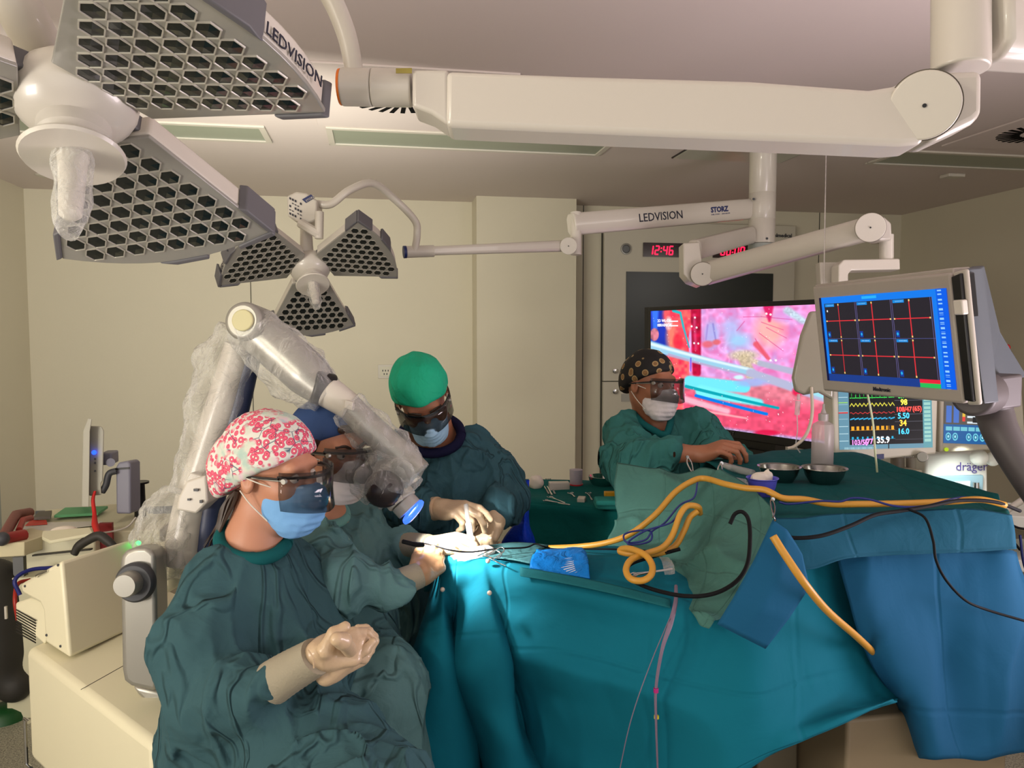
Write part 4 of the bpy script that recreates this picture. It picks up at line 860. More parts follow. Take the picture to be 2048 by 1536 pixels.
# ring light: tilted disc facing down and right
rn=nrm(P(925,1104,2.10)-P(823,1021,2.066))
ringm=mat('ring_blue',(30,90,230),.2,emis=(60,110,255),es=1.3)
B().lathe([(.022,.0),(.036,.0),(.039,.004),(.039,.010),(.034,.013),(.024,.011),(.022,.006)],P(823,1021,2.066),rn,36,cap=False).obj('ring_light',ringm,t)
B().lathe([(.001,.006),(.022,.006)],P(823,1021,2.066),rn,24).obj('lens_glass',mat('lens_lit',(150,190,255),.1,emis=(190,215,255),es=2.4),t)
# clear sleeve
def bag(pts,r,seed,name='clear_sleeve',am=.16):
    f=lambda u,a:1+am*math.sin(5*a+9*u+seed)*math.sin(13*u+seed)+am*.5*math.sin(3*a-23*u+2*seed)+am*.35*math.sin(9*a+31*u)
    return B().tube(pts,r,30,12,rad=f).obj(name,clearf,t,smooth=180)
bag([P(380,985,2.13),P(405,900,2.13),P(430,810,2.13),P(455,720,2.13),P(480,660,2.12)],[.055,.06,.075,.075,.05],1.)
bag([P(370,990,2.1),P(340,1010,2.1),P(325,1060,2.12),P(345,1105,2.15),P(380,1100,2.15)],[.02,.05,.075,.07,.05],2.)
bag([P(490,650,2.1),P(540,690,2.08),P(600,750,2.06),P(655,795,2.06)],[.06,.078,.082,.05],3.,am=.1)
bag([P(690,812,2.04),P(740,862,2.06),P(790,912,2.06),P(835,952,2.05)],[.045,.058,.062,.04],4.,am=.12)
bag([P(715,955,2.08),P(750,955,2.06),P(790,960,2.05),P(810,990,2.05)],[.05,.07,.07,.045],5.,am=.14)
# ================= workstation left
dw=3.2; base=A(P(200,1050,dw)[0],P(200,1050,dw)[1],0)
cream=mat('desk_cream',(206,202,172),.5)
t=thing('workstation_desk','cream computer desk with tray and drawers beside the left wall','desk',base)
zt_=PZ(100,1040,.83)[2]
dq=[PZ(48,1078,.80),PZ(300,1035,.80),PZ(285,1003,.80),PZ(90,1020,.80)]
B().prism(dq,A(0,0,-.03)).obj('desk_top',cream,t,bevel=.004)
B().prism([P(50,1082,3.0),P(190,1068,3.05),P(190,1135,3.05),P(52,1140,3.0)],CF*.5).obj('drawer_unit',cream,t,bevel=.006)
B().prism([P(64,1110,2.99),P(180,1098,2.99),P(180,1101,2.99),P(64,1113,2.99)],CF*.02).obj('drawer_gap',seam,t)
B().prism([P(85,1062,2.93),P(180,1054,2.95),P(186,1066,2.9),P(100,1082,2.86),P(84,1074,2.88)],A(0,0,-.012)).obj('mouse_tray',cream,t,bevel=.003)
q=P(270,1050,3.2); B().box(A(q[0],q[1]+.1,.42),(.22,.3,.76)).obj('side_cabinet',cream,t,bevel=.006)
B().box(A(P(213,1080,3.1)[0],P(213,1080,3.1)[1],P(213,1080,3.1)[2]),(.05,.02,.14)).obj('red_panel',mat('dark_red',(130,8,14),.5),t)
q=P(120,1200,3.25); B().box(A(q[0],q[1]+.1,.3),(.4,.3,.6)).obj('pedestal',cream,t,bevel=.006)
mo=thing('computer_monitor','grey computer monitor seen edge-on with blue power light on the desk','monitor',P(180,1015,3.2))
g_=mat('monitor_shell',(168,166,152),.45)
B().prism([P(*q,3.05) for q in((166,862),(176,836),(184,838),(180,862),(178,1014),(163,1014))],P(172,930,3.5)-P(172,930,3.05)).obj('front_frame',g_,mo,bevel=.003)
B().prism([P(*q,3.1) for q in((179,852),(203,852),(208,862),(206,962),(202,966),(203,990),(178,992))],P(190,930,3.44)-P(190,930,3.1)).obj('rear_shell',g_,mo,bevel=.008)
B().sph(P(188,905,3.09),.009).obj('power_light',mat('blue_led',(0,10,120),.4,emis=(30,70,255),es=3),mo)
b=B()
for y in(918,926,942): b.cyl(P(190,y,3.095),P(190,y,3.11),.004)
b.obj('buttons',dgrey,mo)
st=mat('stand_bluegrey',(126,126,140),.45)
B().box(P(219,915,3.2),(.045,.09,.05)).obj('tilt_head',st,mo,bevel=.006); B().cyl(P(221,925,3.13),P(221,925,3.17),.017).obj('tilt_knob',st,mo)
B().prism([P(*q,3.14) for q in((231,935),(236,925),(255,922),(260,928),(261,1028),(232,1028))],CF*.09).obj('stand_post',st,mo,bevel=.008)
B().prism([P(*q,3.14) for q in((231,936),(259,934),(259,938),(231,940))],-CF*.003).obj('post_band',black,mo)
b=B().tube([P(232,942,3.13),P(218,948,3.12),P(212,970,3.12),P(204,984,3.12)],.013,10); b.obj('cable',dgrey,mo)
b=B().tube([P(190,982,3.08),P(186,1000,3.07),P(189,1028,3.05),P(190,1050,2.98),P(196,1070,2.9)],[.005,.007,.008,.012,.009],12)
b.obj('lanyard',mat('red_cloth',(190,30,24),.7),label='red strap hanging from the edge-on computer monitor',cat='strap')
b=B(); q=PZ(128,1062,.835); b.sph(q,(.05,.028,.02),basis(A(0,0,1),CR*1+CF*.3)); b.obj('computer_mouse',mat('mouse_white',(232,222,206),.4),label='white computer mouse on the desk tray',cat='mouse')
B().tube([P(150,1063,2.95),P(200,1066,3.0),P(250,1056,3.05),P(272,1035,3.1)],.0035,8).obj('mouse_cable',white,label='thin white cable running right from the computer mouse',cat='cable')
def flat(name,pts,z,th,mt,label,cat): return B().prism([PZ(x,y,z) for x,y in pts],A(0,0,th)).obj(name,mt,label=label,cat=cat,bevel=.0015)
flat('document',((38,1060),(95,1062),(200,1050),(206,1043),(60,1046)),.808,.002,mat('paper',(208,206,196),.7),'white printed sheets lying across the left desk','paper')
flat('red_leaflet',((50,1052),(95,1049),(93,1041),(62,1041)),.812,.003,mat('leaflet_red',(190,60,44),.6),'red leaflet under the dark notebook on the left desk','leaflet')
flat('notebook',((66,1040),(102,1038),(104,1026),(78,1028)),.818,.012,mat('notebook_grey',(90,86,76),.6),'small dark grey notebook with orange edge on the left desk','notebook')
b=B().prism([PZ(x,y,.812) for x,y in((108,1036),(196,1031),(216,1017),(130,1020))],A(0,0,.012)); fo=b.obj('folder',mat('folder_green',(90,160,110),.6),label='green folder with cream page edge in front of the computer monitor',cat='folder',bevel=.002)
t=thing('cable_reel','black spool standing on the right end of the left desk','spool',P(284,1035,3.35))
qa,qb=P(281,1040,3.4),P(281,1003,3.4); B().lathe([(.04,0),(.04,.008),(.024,.01),(.022,.155),(.04,.157),(.04,.165)],A(qa[0],qa[1],.79),A(0,0,1)).obj('spool',black,t)
rm=mat('frame_red',(150,40,36),.45); 
t=thing('red_trolley_handle','dark red tubular trolley handle at the left edge beside the papers','handle',P(30,1060,3.))
B().tube([P(4,1078,2.85),P(32,1030,3.1),P(60,1025,3.2)],.02,10,smooth=False).obj('handle_bar',mat('handle_grip_brown',(120,66,58),.5),t,bevel=.003)
B().tube([P(6,1078,2.86),P(48,1070,2.95)],.022,10).obj('cross_bar',rm,t); B().tube([P(38,1060,2.97),P(46,1040,3.05),P(62,1036,3.15)],.012,8,smooth=False).obj('upper_bar',rm,t)
B().sph(P(4,1078,2.85),.026).obj('end_knob',dgrey,t)
t=thing('side_table','pale plank table at the left edge under the red handle','table',A(P(20,1090,3.)[0],P(20,1090,3.)[1],0))
B().prism([P(-60,1092,2.8),P(49,1084,2.9),P(49,1112,2.9),P(-60,1118,2.8)],CF*.5).obj('table_top',mat('pale_plank',(214,206,170),.5),t,bevel=.003)
for x in(-40,40): q=P(x,1112,3.2); B().box(A(q[0],q[1],q[2]/2),(.04,.04,q[2])).obj('leg',grey,t)
# dark cart with wheel
t=thing('dark_trolley','dark grey shrouded trolley with one pale castor at the lower left edge','trolley',A(P(10,1400,3.3)[0],P(10,1400,3.3)[1],0))
dm=mat('trolley_dark',(44,42,38),.6)
s=S().rc(P(-20,1180,3.2),P(-10,1300,3.2),.13,.12,.04).rc(P(-20,1330,3.2),P(30,1370,3.2),.1,.07,.05).rc(P(10,1190,3.2),P(40,1290,3.25),.06,.06,.05)
s.obj('shroud',.012,dm,t)
q=PZ(35,1418,.0); q=A(q[0],q[1],.05); B().cyl(q-CF*.012,q+CF*.03,.046,seg=28).obj('castor',black,t,bevel=.004); B().cyl(q-CF*.014,q-CF*.008,.032,seg=24).obj('castor_hub',mat('hub_pale',(180,178,160),.4),t)
B().tube([q+A(0,0,.06),q+A(0,0,.2)+CF*.1,P(20,1340,3.25)],.02,10).obj('castor_arm',silver,t)
B().box(P(12,1225,3.05),(.008,.01,.05)).obj('badge',white,t)
hm=mat('hose_red',(150,30,20),.5); 
for i,(c_,pp_) in enumerate((((160,36,24),((60,1160,3.0),(36,1168,2.95),(30,1200,2.9),(36,1240,2.9))),((24,34,110),((110,1135,2.95),(60,1140,2.9),(30,1160,2.85),(40,1190,2.85))))):
    B().tube([P(*q) for q in pp_],.0075,10).obj('gas_hose',mat('hose_%d'%i,c_,.45),label=('red' if i==0 else 'dark blue')+' hose curling behind the cream control box at the left',cat='hose')
q=PZ(10,1435,0); B().lathe([(.09,0),(.08,.03),(.05,.05),(.001,.055)],A(q[0],q[1],0),A(0,0,1)).obj('foot_pedal',mat('pedal_green',(10,70,26),.5),label='dark green dome on the floor at the lower left edge',cat='pedal')
# dark chair frame seen over the control box
b=B().tube([P(148,1108,2.9),P(160,1090,2.9),P(195,1072,2.9),P(215,1082,2.9),P(228,1094,2.9)],[.014,.017,.018,.017,.014],10); b.obj('chair_armrest',dm,label='dark bent armrest rising behind the cream control box',cat='armrest')
# ================= drapes and operating table
teal=cloth('drape_teal',(14,104,124),crease=(3,3),wr=.3,ws=5,var=.06,rg=.3,rs=2.0); teal_g=cloth('drape_teal_green',(40,122,114),crease=(3,3),wr=.4,ws=9)
tblue=cloth('drape_blue',(26,84,120),crease=(3,2.6),wr=.2,ws=7,var=.05); tgrey=cloth('drape_sage',(70,112,104),crease=(5,5),wr=.45,ws=12,var=.08); tdark=cloth('drape_deep_green',(12,100,90),wr=.3,ws=6)
t=thing('operating_table','beige operating table base mostly covered by teal drapes','operating table',A(P(1700,1500,2.2)[0],P(1700,1500,2.2)[1],0))
q=P(1755,1470,2.15); B().box(A(q[0],q[1],.34),(.46,.4,.62)).obj('base_column',mat('table_beige',(140,124,98),.5),t,bevel=.01)
B().box(A(q[0]-.3,q[1]+.15,.3),(.12,.3,.56)).obj('side_column',mat('table_beige_dark',(104,96,78),.5),t,bevel=.008)
B().box(A(q[0]-.35,q[1]+.15,.05),(1.4,.5,.1)).obj('foot_plate',dgrey,t,bevel=.02)
ca,cb_=PZ(960,1150,.86),PZ(1560,1200,.86); mid=(ca+cb_)/2+A(.1,.2,0); dx_=nrm((cb_-ca)*A(1,1,0))
B().box(A(mid[0],mid[1],.80),(1.15,.36,.08),basis(A(0,0,1),dx_)).obj('table_top',mat('mattress_black',(24,24,26),.5),t,bevel=.02)
# patient drape, one cloth: top + hanging front
xs=[800,868,886,905,930,960,985,1040,1120,1220,1340,1440,1520,1600,1700,1800]
top=[(872,1128),(882,1120),(890,1118),(910,1119),(935,1120),(965,1121),(990,1127),(1045,1142),(1120,1156),(1220,1177),(1340,1205),(1440,1228),(1520,1200),(1600,1110),(1690,1090),(1790,1090)]
dt=[2.22,2.15,2.14,2.13,2.12,2.11,2.10,2.06,2.0,1.92,1.82,1.76,1.80,1.93,2.0,2.03]
y1=[(860,1185),(872,1182),(884,1180),(905,1195),(940,1195),(976,1188),(1000,1205),(1050,1225),(1120,1235),(1220,1260),(1335,1290),(1430,1310),(1520,1310),(1600,1250),(1690,1230),(1795,1250)]
d1_=[2.22,2.14,2.10,2.10,2.07,2.05,2.06,2.03,1.97,1.89,1.80,1.75,1.73,1.82,1.92,2.0]
y2=[(832,1320),(850,1330),(904,1320),(915,1325),(926,1330),(1003,1330),(1012,1335),(1060,1340),(1130,1350),(1230,1370),(1330,1400),(1430,1420),(1520,1430),(1600,1420),(1700,1400),(1800,1380)]
d2_=[2.15,2.06,2.05,2.32,2.01,1.96,2.08,2.02,1.93,1.86,1.78,1.73,1.71,1.76,1.85,1.94]
y3=[(812,1480),(835,1500),(936,1480),(957,1485),(972,1490),(1040,1485),(1052,1490),(1080,1480),(1150,1500),(1240,1520),(1330,1540),(1440,1520),(1530,1490),(1610,1465),(1700,1430),(1785,1398)]
d3_=[2.1,2.0,2.02,2.5,1.97,1.90,2.06,2.02,1.92,1.84,1.78,1.72,1.70,1.71,1.74,1.8]
y4=[(800,1600),(825,1640),(955,1620),(985,1620),(1006,1630),(1070,1610),(1084,1620),(1100,1600),(1160,1640),(1250,1640),(1330,1600),(1440,1540),(1532,1498),(1612,1470),(1702,1434),(1786,1401)]
d4_=[2.1,1.98,2.0,2.55,1.95,1.88,2.05,2.02,1.92,1.84,1.78,1.72,1.70,1.71,1.74,1.8]
bk_=[(850,1112),(886,1108),(900,1106),(925,1106),(960,1104),(1000,1098),(1040,1096),(1100,1094),(1170,1092),(1240,1092),(1330,1120),(1440,1180),(1520,1150),(1600,1080),(1690,1070),(1780,1070)]
db=[2.3,2.26,2.26,2.28,2.3,2.32,2.33,2.34,2.34,2.3,2.1,1.95,1.92,2.02,2.08,2.1]
bk2=[(x,y+70) for x,y in bk_]
z3=lambda a,b: [(x,y,d) for (x,y),d in zip(a,b)]
pd=sheet('patient_drape',[z3(bk2,[d+.06 for d in db]),z3(bk_,db),z3(top,dt),z3(y1,d1_),z3(y2,d2_),z3(y3,d3_),z3(y4,d4_)],teal,sub=(9,14),thick=.003,wr=.004,fs=(3.2,3.2,5.5),wr2=.0015,fs2=(11,11,17),am=.036,fa=(1.6,1.6,4.6),amz=.92,label='large teal patient drape hanging in front of the operating table',cat='drape')
# hem strip on the front edge
hem=[(1040,1148,2.035),(1100,1158,1.995),(1180,1174,1.94),(1260,1192,1.875),(1340,1212,1.81)]
sheet('drape_hem',[[(x,y-14,d+.012) for x,y,d in hem],[(x,y,d-.012) for x,y,d in hem],[(x,y+4,d-.016) for x,y,d in hem]],cloth('hem_sage',(30,100,108)),sub=(8,5),wr=.001,label='folded sage hem band along the front edge beside the blue packet',cat='cloth strip')
b=B()
for i,(x,y,d) in enumerate(((885,1179,2.075),(979,1186,2.02),(976,1122,2.09))):
    b=B().sph(P(x,y,d),.0065); o=b.obj('drape_pin',mat('pin_pearl',(205,186,170),.35),label=['pearl-headed pin at the left edge of the teal drape','pearl-headed pin right of the dark drape fold','pearl-headed pin at the top edge beside the wire loops'][i],cat='pin')
# blue flap and sage cloth hanging from the instrument table
sheet('blue_cloth_flap',[[(1434,1248,1.66),(1480,1272,1.65),(1530,1297,1.65)],[(1466,1196,1.66),(1520,1220,1.64),(1578,1236,1.65)],[(1508,1120,1.68),(1560,1145,1.66),(1620,1174,1.67)],[(1545,1040,1.72),(1572,1060,1.71),(1602,1110,1.7)]],tblue,lin_=True,sub=(8,8),wr=.004,label='pale blue folded cloth corner hanging left of the lower yellow tube',cat='cloth')
sg=[[(1236,930,2.52),(1290,938,2.48),(1345,945,2.42),(1400,938,2.34),(1450,948,2.24),(1500,975,2.12),(1550,1020,1.96)],
    [(1232,990,2.46),(1290,985,2.42),(1345,985,2.34),(1400,985,2.26),(1450,1000,2.14),(1505,1020,2.02),(1552,1060,1.9)],
    [(1235,1050,2.38),(1280,1045,2.34),(1330,1050,2.26),(1390,1055,2.16),(1440,1060,2.02),(1500,1075,1.9),(1545,1105,1.82)],
    [(1215,1094,2.3),(1270,1098,2.24),(1335,1108,2.14),(1385,1125,2.0),(1430,1130,1.88),(1480,1140,1.80),(1510,1165,1.76)],
    [(1270,1140,2.16),(1310,1150,2.08),(1350,1165,1.98),(1375,1190,1.88),(1410,1200,1.78),(1440,1210,1.74),(1462,1222,1.72)],
    [(1330,1175,2.05),(1345,1180,1.98),(1362,1200,1.90),(1375,1215,1.82),(1392,1235,1.74),(1400,1250,1.71),(1418,1258,1.70)]]
sheet('sage_cloth',sg,tgrey,sub=(12,12),wr=.010,fs=(5,5,3.5),wr2=.003,fs2=(15,15,9),am=.024,fa=(8,8,5),label='crumpled sage green cloth sloping down under the yellow tubes',cat='drape')
# instrument table: cloth and frame
ZT=1.13
it=thing('instrument_table','raised instrument table carrying bowls, hidden under green cloth','table',A(P(1750,1000,2.3)[0],P(1750,1000,2.3)[1],0))
tp_=[PZ(1575,1030,ZT-.02),PZ(1990,1026,ZT-.02),PZ(1960,1003,ZT-.02),PZ(1690,915,ZT-.02),PZ(1590,915,ZT-.02),PZ(1440,955,ZT-.02)]
B().prism(tp_,A(0,0,-.03)).obj('tray_top',silver,it)
for x,y in((1985,1150),(1700,1100)): q=P(x,y,2.35); B().cyl(A(q[0],q[1],0),A(q[0],q[1],ZT-.05),.02).obj('leg',silver,it)
def zc(x,y,dz=0): p=PZ(x,y,ZT+dz); return tuple(p)
R0_=[(1548,1040),(1640,1034),(1740,1030),(1840,1026),(1930,1024),(2020,1032)]
rows=[[tuple(P(x,y+16,(PZ(x,y,ZT)-CC)@CF-.012)) for x,y in R0_],[zc(x,y) for x,y in R0_]]
R1_=[(1500,988),(1610,985),(1720,985),(1820,990),(1910,1000),(2012,1020)]
R2_=[(1450,950),(1560,945),(1680,945),(1790,962),(1890,985),(2002,1010)]
R3_=[(1400,932),(1500,915),(1600,903),(1690,905),(1800,945),(1992,1001)]
rows+= [[zc(*q) for q in r] for r in(R1_,R2_,R3_)]
rows.append([tuple(np.array(zc(*q))+A(.02,.05,-.3)) for q in R3_])
sheet('table_cloth',rows,cloth('cloth_deep_teal',(22,84,86),crease=(4,4),wr=.3),pix=False,sub=(10,9),wr=.005,fs=(6,6,6),wr2=.0015,label='deep teal cloth over the raised instrument table under the steel bowls',cat='table cloth')
ap=[[(1545,1036,1.93),(1600,1034,1.92),(1660,1028,1.93),(1740,1024,1.94),(1840,1020,1.95),(1940,1018,1.96),(2022,1030,1.97)],
    [(1552,1080,1.88),(1610,1075,1.87),(1670,1065,1.89),(1750,1060,1.9),(1850,1055,1.92),(1950,1060,1.93),(2030,1062,1.95)],
    [(1580,1140,1.84),(1630,1137,1.84),(1690,1118,1.86),(1760,1112,1.89),(1850,1108,1.90),(1950,1104,1.92),(2034,1098,1.94)]]
sheet('blue_apron_cloth',ap,cloth('apron_blue',(30,84,108),crease=(4,9),wr=.2,var=.05),sub=(9,9),wr=.005,fs=(7,7,4),label='short blue-teal cloth strip folded over the front edge of the instrument table',cat='cloth')
pn=[[(1668,1105,1.93),(1730,1102,1.94),(1800,1100,1.95),(1880,1098,1.96),(1960,1098,1.97),(2020,1100,1.98),(2036,1104,2.08)],
    [(1698,1210,1.88),(1752,1205,1.87),(1820,1200,1.91),(1885,1200,1.93),(1960,1200,1.94),(2035,1200,1.97),(2052,1210,2.1)],
    [(1742,1330,1.90),(1785,1325,1.85),(1850,1320,1.88),(1890,1320,1.93),(1960,1320,1.92),(2020,1330,1.95),(2075,1330,2.1)],
    [(1795,1410,1.95),(1820,1415,1.86),(1862,1420,1.84),(1900,1420,1.90),(1965,1420,1.91),(2020,1420,1.94),(2090,1430,2.1)],
    [(1845,1512,1.97),(1850,1514,1.88),(1872,1515,1.84),(1915,1515,1.88),(1960,1516,1.90),(2005,1505,1.93),(2110,1500,2.1)]]
sheet('blue_table_drape',pn,tblue,sub=(12,9),wr=.006,fs=(4,4,4),am=.018,fa=(4,4,5),wr2=.0015,fs2=(14,14,14),label='long pale blue drape panel hanging at the lower right',cat='drape')
# items on the raised table
stb=mat('bowl_steel',(150,150,146),.22,metal=1)
def bowl(x,y,rad,h,mt,name,label,z=ZT+.004,rim=None):
    q=PZ(x,y,z); o=B().lathe([(.001,.002),(rad*.62,.002),(rad*.86,h*.5),(rad*.97,h*.93),(rad*1.09,h),(rad*1.1,h-.002),(rad*1.0,h*.9),(rad*.9,h*.48),(rad*.66,-.001),(.001,-.001)],q,A(0,0,1),44,cap=False).obj(name,mt,label=label,cat='bowl'); return o
bowl(1558,963,.062,.050,stb,'steel_bowl','left of the two round steel bowls on the instrument table')
bowl(1648,966,.064,.050,stb,'steel_bowl','right of the two round steel bowls, in front of the clear bottle')
bm_=mat('blue_bowl_plastic',(84,86,200),.35); 
bowl(1524,990,.042,.052,bm_,'blue_bowl','small blue plastic bowl holding white gauze')
q=PZ(1524,990,ZT)+A(0,0,.045); s=S().el(q+A(-.012,0,0),(.024,.022,.02),k=.01).el(q+A(.018,.0,.004),(.012,.012,.026),k=.01).el(q+A(0,.01,.004),(.02,.016,.016),k=.008).fn(lambda X,D:D-.003*ridge(X*60))
s.obj('gauze',.003,mat('gauze_white',(222,214,200),.8),label='crumpled white gauze in the small blue bowl',cat='gauze')
q=PZ(1644,935,ZT+.003); t=thing('plastic_bottle','translucent wash bottle standing behind the right steel bowl','bottle',q)
bz=mat('bottle_translucent',(196,184,182),.3,alpha=.62)
B().lathe([(.001,0),(.034,0),(.037,.004),(.037,.14),(.033,.155),(.016,.165),(.014,.185),(.001,.186)],q,A(0,0,1),36).obj('body',bz,t); B().lathe([(.017,.168),(.017,.19),(.01,.193),(.004,.21),(.0035,.225),(.001,.226)],q,A(0,0,1),24).obj('cap',mat('bottle_cap',(170,164,160),.35,alpha=.85),t)
pk=lambda x,y,z=ZT+.004: PZ(x,y,z)
B().prism([pk(1553,912),pk(1572,909),pk(1612,926),pk(1590,927)],A(0,0,.006)).obj('paper_packet',mat('packet_paper',(196,194,184),.6),label='open white paper packet behind the left steel bowl',cat='packet')
clr=mat('clear_plastic',(200,204,204),.15,alpha=.45,coat=.5)
for i,(p0,p1,r,lb) in enumerate((((1448,932),(1512,949),.013,'clear syringe barrel lying behind the blue bowl'),((1440,958),(1495,968),.014,'grey plastic syringe lying left of the blue bowl'),((1545,990),(1580,1000),.008,'small clear plastic tip lying right of the blue bowl'))):
    a_,b_=pk(*p0,ZT+.015),pk(*p1,ZT+.015); u=nrm(b_-a_); t=thing('syringe',lb,'syringe',a_)
    B().lathe([(.001,0),(r,0),(r,np.linalg.norm(b_-a_)*.9),(r*.4,np.linalg.norm(b_-a_)*.93),(r*.3,np.linalg.norm(b_-a_)*1.05),(.0005,np.linalg.norm(b_-a_)*1.05)],a_,u,20).obj('barrel',clr,t)
    B().cyl(a_-u*.02,a_+u*.03,r*.6).obj('plunger',mat('plunger_white',(210,208,200),.4),t)
# towel clamps clipping the cloth
def clamp(p,q,w,label,name='towel_clamp'):
    u=nrm(q-p); s_=nrm(np.cross(u,CF)); b=B()
    b.tube([p,p+(q-p)*.3+s_*w,p+(q-p)*.75+s_*w*.5,q-s_*w*.3],.0022,8,5); b.tube([p,p+(q-p)*.3-s_*w,p+(q-p)*.75-s_*w*.3,q+s_*w*.9,q+u*.02],.0022,8,5)
    b.cyl(p-CF*.004,p+CF*.004,.005); return b.obj(name,steel,label=label,cat='clamp')
clamp(P(1375,914,2.5),P(1387,952,2.44),.007,'thin steel towel clamp in front of the bare forearm'); clamp(P(1443,926,2.3),P(1434,965,2.22),.007,'thin steel towel clamp in front of the bare hand')
clamp(P(1545,998,2.0),P(1547,1036,1.9),.008,'steel clip fastening the cloth corner below the blue bowl')
for x,y,lb in((1415,948,'pearl bead pin left of the second towel clamp'),(1396,952,'pearl bead pin beside the first towel clamp')): B().sph(P(x,y,2.33),.005).obj('drape_pin',mat('pin_pearl',(205,186,170),.35),label=lb,cat='pin')
# hoses and cords
yel=mat('hose_yellow',(196,142,48),.45)
def hose(pts,r,mt,name,label,cat='hose',seg=12): return B().tube([P(*p) for p in pts],r,seg,10).obj(name,mt,label=label,cat=cat,smooth=180)
hose([(1098,1096,2.3),(1160,1093,2.26),(1215,1085,2.2),(1262,1067,2.14),(1310,1030,2.12),(1350,985,2.14),(1385,962,2.16),(1410,957,2.16),(1450,968,2.1),(1490,976,2.06),(1530,980,2.03),(1565,996,2.01),(1610,999,2.01),(1660,1008,2.0),(1720,1008,1.99),(1800,1007,2.0),(1900,1003,2.0),(1960,999,2.0),(2010,1010,2.02)],.0085,yel,'yellow_tube','long yellow tube running up from the field and across the raised table')
hose([(1400,1027,2.02),(1396,1014,2.0),(1375,1012,1.99),(1360,1030,1.98),(1345,1070,1.96),(1325,1095,1.93),(1290,1108,1.9),(1262,1120,1.87),(1252,1140,1.84),(1262,1158,1.81),(1285,1161,1.8),(1302,1150,1.81),(1304,1130,1.84),(1290,1110,1.87),(1262,1098,1.92),(1244,1098,1.95),(1242,1104,1.95),(1270,1108,1.93),(1320,1106,1.94),(1350,1092,1.97),(1368,1062,1.99),(1380,1035,2.0),(1396,1022,2.0)],.0080,yel,'yellow_tube','looped yellow tube coiled on the drape below the sage cloth')
hose([(1546,1072,1.66),(1570,1110,1.645),(1610,1168,1.635),(1655,1222,1.69),(1712,1272,1.80),(1752,1310,1.90),(1775,1335,1.95)],.0085,yel,'yellow_tube','lower yellow tube dropping down beside the pale blue flap')
bk=mat('cord_black',(12,13,16),.75,spec=.2)
hose([(1460,1048,1.86),(1470,1028,1.86),(1485,1024,1.85),(1497,1040,1.84),(1500,1080,1.80),(1494,1130,1.74),(1470,1165,1.72),(1425,1188,1.72),(1370,1192,1.74),(1310,1180,1.80),(1268,1163,1.86),(1252,1148,1.9),(1262,1128,1.93),(1310,1112,1.95),(1360,1098,1.93)],.0048,bk,'black_cord','thick black cord looping over the sage cloth and the yellow coil','cord')
hose([(1546,1060,1.82),(1580,1075,1.80),(1640,1072,1.80),(1700,1052,1.83),(1750,1030,1.87),(1800,1022,1.90),(1860,1012,1.93),(1920,1001,1.97),(1990,1004,2.0),(2040,1022,2.05)],.0048,bk,'black_cord','thick black cord sagging across the blue apron cloth','cord')
hose([(1816,1018,1.90),(1850,1036,1.88),(1866,1080,1.85),(1872,1120,1.84),(1892,1160,1.84),(1930,1200,1.85),(1975,1220,1.88),(2060,1245,1.9)],.0032,bk,'black_cord','thin dark cord hanging down the blue drape panel at right','cord')
nb=mat('cord_navy',(20,34,110),.4)
hose([(1558,1004,2.0),(1580,1008,2.0),(1640,1002,1.99),(1680,1003,1.98),(1705,996,1.97),(1740,999,1.96),(1790,1012,1.95),(1850,1012,1.95),(1920,995,2.0),(1960,1000,2.02)],.0028,nb,'blue_wire','thin blue cord lying along the yellow tube on the raised table','cord')
hose([(1395,965,2.1),(1388,995,2.06),(1360,1010,2.04),(1330,1045,2.0),(1305,1062,1.98),(1290,1080,1.96),(1255,1085,1.96),(1248,1070,1.98),(1270,1062,1.99),(1300,1062,1.98),(1302,1080,1.96),(1280,1088,1.95),(1255,1086,1.95),(1290,1062,1.97),(1340,1046,1.98),(1356,1028,2.0)],.0024,nb,'blue_wire','tangled navy cord knotted on the sage cloth beside the yellow tube','cord')
hose([(808,1085,2.05),(850,1087,2.1),(900,1100,2.1),(940,1104,2.12),(990,1098,2.14),(1050,1095,2.18),(1070,1088,2.2),(1085,1092,2.2),(1110,1098,2.22),(1180,1098,2.15),(1270,1100,2.0),(1340,1106,1.93)],.0024,bk,'black_cord','thin black cord crossing the bright surgical field','cord')
# field
fc=P(955,1100,2.17)
sheet('surgical_sheet',[[(930,1110,2.17),(1000,1118,2.12),(1065,1130,2.08)],[(960,1098,2.24),(1010,1104,2.2),(1075,1108,2.18)],[(990,1090,2.32),(1035,1085,2.33),(1098,1093,2.32)]],cloth('grey_green_cloth',(66,112,116),wr=.5),sub=(8,8),wr=.006,fs=(12,12,12),label='small grey-green cloth lying beside the lit surgical field',cat='cloth')
s=S().el(P(938,1108,2.17)-A(0,0,.01),(.055,.05,.016),k=.01).el(P(965,1102,2.17),(.035,.03,.014),k=.01).fn(lambda X,D:D-.003*ridge(X*50))
s.obj('gauze_pad',.003,mat('gauze_white',(222,214,200),.8),label='crumpled white gauze around the brightly lit incision',cat='gauze')
for i,pp_ in enumerate((((955,1112,2.13),(985,1100,2.13),(1003,1108,2.12),(995,1116,2.11),(965,1112,2.12)),((975,1112,2.12),(1000,1095,2.13),(1008,1102,2.12),(985,1120,2.1)),((960,1105,2.14),(990,1122,2.1),(1012,1132,2.06)))):
    B().tube([P(*q) for q in pp_],.0016,8,8).obj('wire_retractor',steel,label=['steel wire loop closest to the lit field','steel wire loop at the right of the lit field','single steel wire trailing right from the lit field'][i],cat='retractor')
bpk=cloth('packet_blue',(14,110,190),wr=.8,ws=25,rough=.45)
